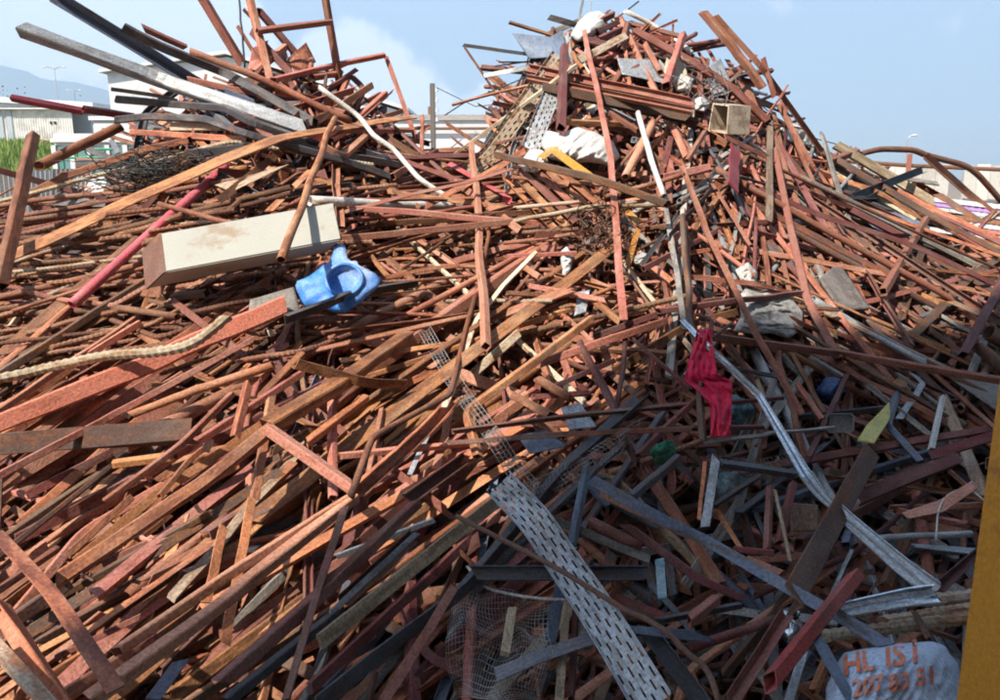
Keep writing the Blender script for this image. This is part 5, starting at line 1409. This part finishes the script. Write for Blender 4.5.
def lamp(px, base_py, top, D, name, label, heads):
    root = empty(name, (X(px, D), Yd(D), 0)); zt = Z(top, D); x = X(px, D); bm = bmesh.new()
    tubes(bm, [Vector((x, Yd(D), 0)), Vector((x, Yd(D), zt * .6)), Vector((x, Yd(D), zt))], .05, 8); part(bm, 'pole', 'galv', root)
    for dx in heads:
        bm = bmesh.new(); tubes(bm, [Vector((x, Yd(D), zt - .2)), Vector((x + dx * .5, Yd(D), zt + .1)), Vector((x + dx, Yd(D), zt + .12))], .05, 6); part(bm, 'arm', 'galv', root)
        bm = bmesh.new(); bmesh.ops.create_uvsphere(bm, u_segments=16, v_segments=8, radius=.22, matrix=Matrix.Translation((x + dx, Yd(D), zt + .1)) @ Matrix.Diagonal((1.3, .7, .4, 1))); part(bm, 'lamp_head', 'bgwhite', root, True)
    tag(root, label, 'lamp')
lamp(67, 112, 76, 110, 'lamp_post', 'tall thin lamp post behind the pale shed', (-1.4, 1.3))
lamp(84, 112, 97, 120, 'lamp_post', 'shorter twin lamp post right of the tall thin one', (-.9, .9))
lamp(903, 170, 139, 70, 'lamp_post', 'lamp post with white head over the panel wall at right', (.6,))

def utility_pole():
    D = 38; x = X(434, D); root = empty('utility_pole', (x, Yd(D), 0)); zt = Z(90, D)
    block(root, 'pole', 'greywood', x - .12, Yd(D) - .1, 0, x + .12, Yd(D) + .1, zt, .02)
    for k in range(4):
        bm = bmesh.new(); bmesh.ops.create_cone(bm, cap_ends=True, segments=12, radius1=.08, radius2=.05, depth=.16, matrix=Matrix.Translation((x + .2, Yd(D) - .05, zt - .3 - k * .45))); part(bm, 'insulator', 'bgwhite', root)
    bm = bmesh.new(); tubes(bm, [Vector((x + .2, Yd(D) - .1, zt - .2)), Vector((x + 2, Yd(D) + .5, zt - 1.0)), Vector((x + 5, Yd(D) + 2, zt - .6))], .02, 5); part(bm, 'cable', 'black', root)
    tag(root, 'slim grey utility pole rising in the gap between the crests', 'utility pole')
utility_pole()

def panel_wall():
    D = 22; y0 = Yd(D)
    for px0, px1, lab in ((853, 949, 'pale sheet panel wall under the arched pipe'), (964, 1080, 'pale sheet panel wall at the right edge beyond a gap')):
        root = empty('panel_wall', (X((px0 + px1) / 2, D), y0, 0)); n = max(3, round((px1 - px0) / 13)); 
        for k in range(n):
            a, b = px0 + (px1 - px0) * k / n, px0 + (px1 - px0) * (k + 1) / n
            bm = bmesh.new(); v = aabb(bm, X(a, D) + .008, y0 + .02 * (k % 2), 0, X(b, D) - .008, y0 + .06 + .02 * (k % 2), Z(166 + R.uniform(-1, 2), D))
            part(bm, 'panel', 'bgpanel', root)
        block(root, 'back_frame', 'concrete', X(px0, D), y0 + .09, 0, X(px1, D), y0 + .14, Z(172, D))
        tag(root, lab, 'wall')
    root = empty('pipe_rail', (X(930, D), y0 - .5, 0)); bm = bmesh.new()
    tubes(bm, [Vector((X(838, 21), y0 - .6, Z(161, 21))), Vector((X(915, 21), y0 - .6, Z(166, 21))), Vector((X(1080, 21), y0 - .6, Z(173, 21)))], .055, 10); part(bm, 'rail', 'brown', root)
    for px in (911, 1040):
        block(root, 'post', 'primer', X(px, 21), y0 - .72, 0, X(px + 4.5, 21), y0 - .665, Z(155, 21))
    tag(root, 'brown pipe rail on red posts before the panel wall', 'railing')
panel_wall()

def roofing_stack():
    C5 = (('bgwhite', 'white', 'topmost'), ('purple', 'purple', 'second from the top'), ('bgwhite', 'white', 'third from the top'), ('orange', 'orange', 'middle'), ('bgwhite', 'white', 'third from below'), ('pink', 'pinkish', 'second from below'), ('bgwhite', 'white', 'lowest'))
    for k, (m, cw, pos) in enumerate(C5):
        y = 194 + k * 5.5; x = 905 + k * 4 + (k % 3) * 7
        o = rails('roofing_sheet', [(x, y, .12), (x + 2, y + 4.5, .16)], [(1040, y + 15, .12), (1040, y + 20, .16)], m, 4, 60, fold=lambda u, v: .012 * math.sin(v * 120), crumple=.02, th=.006)
        tag(o, f'{cw} ridged roofing sheet at the far right slope, {pos} of seven', 'roofing sheet', 'roofing sheets on the far right slope')
roofing_stack()

def grass():
    bm = bmesh.new(); rr = random.Random(3)                       # tall grass on the bank behind the bus
    for k in range(9000):
        D = rr.uniform(30, 60); px = rr.uniform(-60, 66); x = X(px, D); y = Yd(D)
        hb = 1.1 + max(0, (D - 30) * .118) ; hgt = rr.uniform(.5, 1.15); a = rr.uniform(0, 6.28); wd = .05 + D * .0016
        c, s = math.cos(a) * wd, math.sin(a) * wd; lx, ly = rr.gauss(0, .2), rr.gauss(0, .2)
        bm.faces.new([bm.verts.new(p) for p in ((x - c, y - s, hb - .1), (x + c, y + s, hb - .1), (x + lx, y + ly, hb + hgt))])
    o = finish(bm, 'grass', 'grassy', Vector((X(20, 40), 40, 1))); tag(o, 'tall sunlit green grass on the bank before the shed', 'grass', kind='stuff')
    bm = bmesh.new(); q = []
    for D, z in ((27, 0), (30, 1.05), (60, 4.6), (66, 0)):
        q.append([bm.verts.new((X(px, D), Yd(D), z)) for px in (-200, -60, 20, 75, 95)])
        q[-1][-1].co.z = 0
    for a, b in zip(q, q[1:]):
        for j in range(4): bm.faces.new((a[j], a[j + 1], b[j + 1], b[j]))
    tag(finish(bm, 'bank', 'grassy', Vector((0, 30, 0))), kind='structure')
grass()

def fence_sheets():
    D = 9.5; rr = random.Random(4)                               # corrugated offcuts leaning at the far left
    for k, (px, py) in enumerate(((6, 172), (26, 170), (44, 168), (62, 172))):
        x0 = X(px - 14, D + k * .4); y = Yd(D + k * .4); bm = bmesh.new(); pr = None
        for i in range(13):
            x = x0 + i * .03; yy = y + (.03 if i % 2 else 0)
            c = (bm.verts.new((x, yy, .6)), bm.verts.new((x + .12 * (k - 1), yy + .25, Z(py, D))))
            if pr: bm.faces.new((pr[0], c[0], c[1], pr[1]))
            pr = c
        o = finish(bm, 'corrugated_sheet', 'galv', Vector((x0, y, 1))); solidify(o, .006)
        tag(o, ('grey corrugated sheet at the left edge behind the stout rusty post', 'grey corrugated sheet leaning just right of the leftmost sheet', 'grey corrugated sheet standing below the flanged pipe', 'grey corrugated sheet farthest from the left edge before the bus')[k], 'corrugated sheet', 'corrugated sheets behind the left edge of the heap')
fence_sheets()

def shrub(px, D, top, w, label, seed):
    rr = random.Random(seed); x, y = X(px, D), Yd(D); zt = Z(top, D); root = empty('tree', (x, y, 0)); bm = bmesh.new()
    tubes(bm, [Vector((x, y, 0)), Vector((x + .2, y, zt * .5)), Vector((x, y, zt * .8))], .2, 8); part(bm, 'trunk', 'brown', root)
    bm = bmesh.new()
    for k in range(1400):
        c = Vector((rr.gauss(0, .5) * w, rr.gauss(0, .5) * w, zt * .72 + rr.gauss(0, .22) * zt * .6)); s = .22
        u = Vector((rr.gauss(0, 1), rr.gauss(0, 1), rr.gauss(0, 1))).normalized(); v = u.orthogonal().normalized()
        bm.faces.new([bm.verts.new(Vector((x, y, 0)) + c + u * a * s + v * b * s) for a, b in ((-1, 0), (0, -.6), (1, 0), (0, .6))])
    part(bm, 'crown', 'leafdark', root); tag(root, label, 'tree')
shrub(4, 130, 100, 5, 'distant dark tree behind the left end of the shed roof', 1)
shrub(70, 150, 113, 5, 'distant small tree behind the right end of the shed', 2)
# ------------------------------------------------------------------ every bar says which one it is
def say(it, lev):
    pts = it['pts']; (ax, ay), (bx, by) = pts[0], pts[-1]
    L = math.dist(pts[0], pts[-1]); cx, cy = (ax + bx) / 2, (ay + by) / 2
    if len(pts) > 2: cx, cy = poly_at(pts, .5)
    a = math.degrees(math.atan2(ay - by, bx - ax)); a = (a + 90) % 180 - 90
    pose = 'lying level' if abs(a) < 10 else 'standing upright' if abs(a) > 76 else (('rising gently' if a < 30 else 'rising' if a < 52 else 'rising steeply') if a > 0 else ('falling gently' if a > -30 else 'falling' if a > -52 else 'falling steeply')) + ' to the right'
    size = 'very short' if L < 50 else 'short' if L < 85 else 'very long' if L > 260 else 'long' if L > 165 else ''
    bend = 'bent' if len(pts) > 2 else ''
    thick = 'thin' if it['w'] < 6.0 else 'thick' if it['w'] > 13 else ''
    near = sorted(LAND, key=lambda q: math.dist(q[1:], (cx, cy)))
    def rel(q):
        dx, dy = cx - q[1], cy - q[2]; r = math.hypot(dx, dy); t = math.degrees(math.atan2(-dy, dx)) % 360
        w = ['right of', 'up right of', 'above', 'up left of', 'left of', 'down left of', 'below', 'down right of'][int(((t + 22.5) % 360) // 45)]
        return ('touching' if r < 14 else ('just ' if r < 42 else '') + w) + ' the ' + q[0]
    adj = [size, thick, bend, COLWORD[it['m']]]
    base = ' '.join(x for x in adj if x) + ' ' + KINDS[it['kind']][1]
    o = [f'{base} {pose}, {rel(near[0])}', f'{base} {pose}, {rel(near[1])}', f'{base} {pose}, {rel(near[0])}, {rel(near[1])}', f'{base} {rel(near[0])}, {rel(near[1])}', f'{base} {rel(near[0])}, {rel(near[2])}', f'{base} {rel(near[1])}, {rel(near[2])}', f'{base} {pose}, {rel(near[2])}', f'{base} {rel(near[0])} and nearer the {near[3][0]}']
    short = KINDS[it['kind']][1]
    o += [f'{COLWORD[it["m"]]} {short} {rel(near[0])}', f'{COLWORD[it["m"]]} {short} {rel(near[1])}', f'{size} {COLWORD[it["m"]]} {short} {pose}'.strip()]
    o = [x for x in o if 4 <= len(x.replace(',', ' ').replace('-', '').split()) <= 16]
    return o, near[0], math.dist(near[0][1:], (cx, cy)), (cx, cy)
taken = {}
for it in ITEMS:
    if it['label']: taken[it['label']] = 1
todo = [it for it in ITEMS if not it['label']]
cands = {id(it): say(it, 0) for it in todo}
cnt = {}
for c, *_ in cands.values():
    for x in set(c): cnt[x] = cnt.get(x, 0) + 1
rest = []
for it in todo:                                     # first a sentence true of this bar alone
    c = [x for x in cands[id(it)][0] if cnt[x] == 1 and x not in taken]
    if c: it['o']['label'] = c[0]; taken[c[0]] = 1
    else: rest.append(it)
clusters = {}
for it in rest: clusters.setdefault(cands[id(it)][0][0], []).append(it)
ORD = ['highest', 'second highest', 'third highest', 'fourth highest', 'fifth highest', 'sixth highest', 'seventh highest', 'eighth highest', 'ninth highest']
for lab, its in clusters.items():                   # look-alikes side by side: counted from the top
    its.sort(key=lambda it: cands[id(it)][3][1])
    for k, it in enumerate(its):
        x = f'{ORD[min(k, 8)]} {lab}' if len(its) > 1 else lab
        if len(x.replace(',', ' ').split()) > 16 or x in taken:
            x = lab; it['o']['group'] = 'like bars by the ' + cands[id(it)][1][0]
        it['o']['label'] = x; taken[x] = 1
for it in ITEMS:
    if not it['o'].get('group'): it['o']['group'] = {'rect': 'rectangular tubes', 'sq': 'square tubes', 'angle': 'angle bars', 'chan': 'channel bars', 'flat': 'flat bars', 'pipe': 'round pipes', 'rebar': 'ribbed rebars', 'rod': 'thin rods', 'wood': 'timber planks', 'ibeam': 'steel beams'}[it['kind']] + ' in the scrap heap'
print('bars', len(ITEMS), 'counted from the top', len(rest))

# ------------------------------------------------------------------ picture settings
S.view_settings.view_transform = 'Standard'; S.view_settings.look = 'None'; S.view_settings.gamma = 1; S.view_settings.use_curve_mapping = False
EXPO = 0.86
S.view_settings.exposure = EXPO
S.cycles.use_denoising = True
S.cycles.use_adaptive_sampling = True; S.cycles.adaptive_threshold = 0.03
S.cycles.max_bounces = 5; S.cycles.diffuse_bounces = 3; S.cycles.glossy_bounces = 2; S.cycles.transmission_bounces = 2; S.cycles.volume_bounces = 1; S.cycles.transparent_max_bounces = 8
S.cycles.filter_width = 1.9
S.render.film_transparent = False
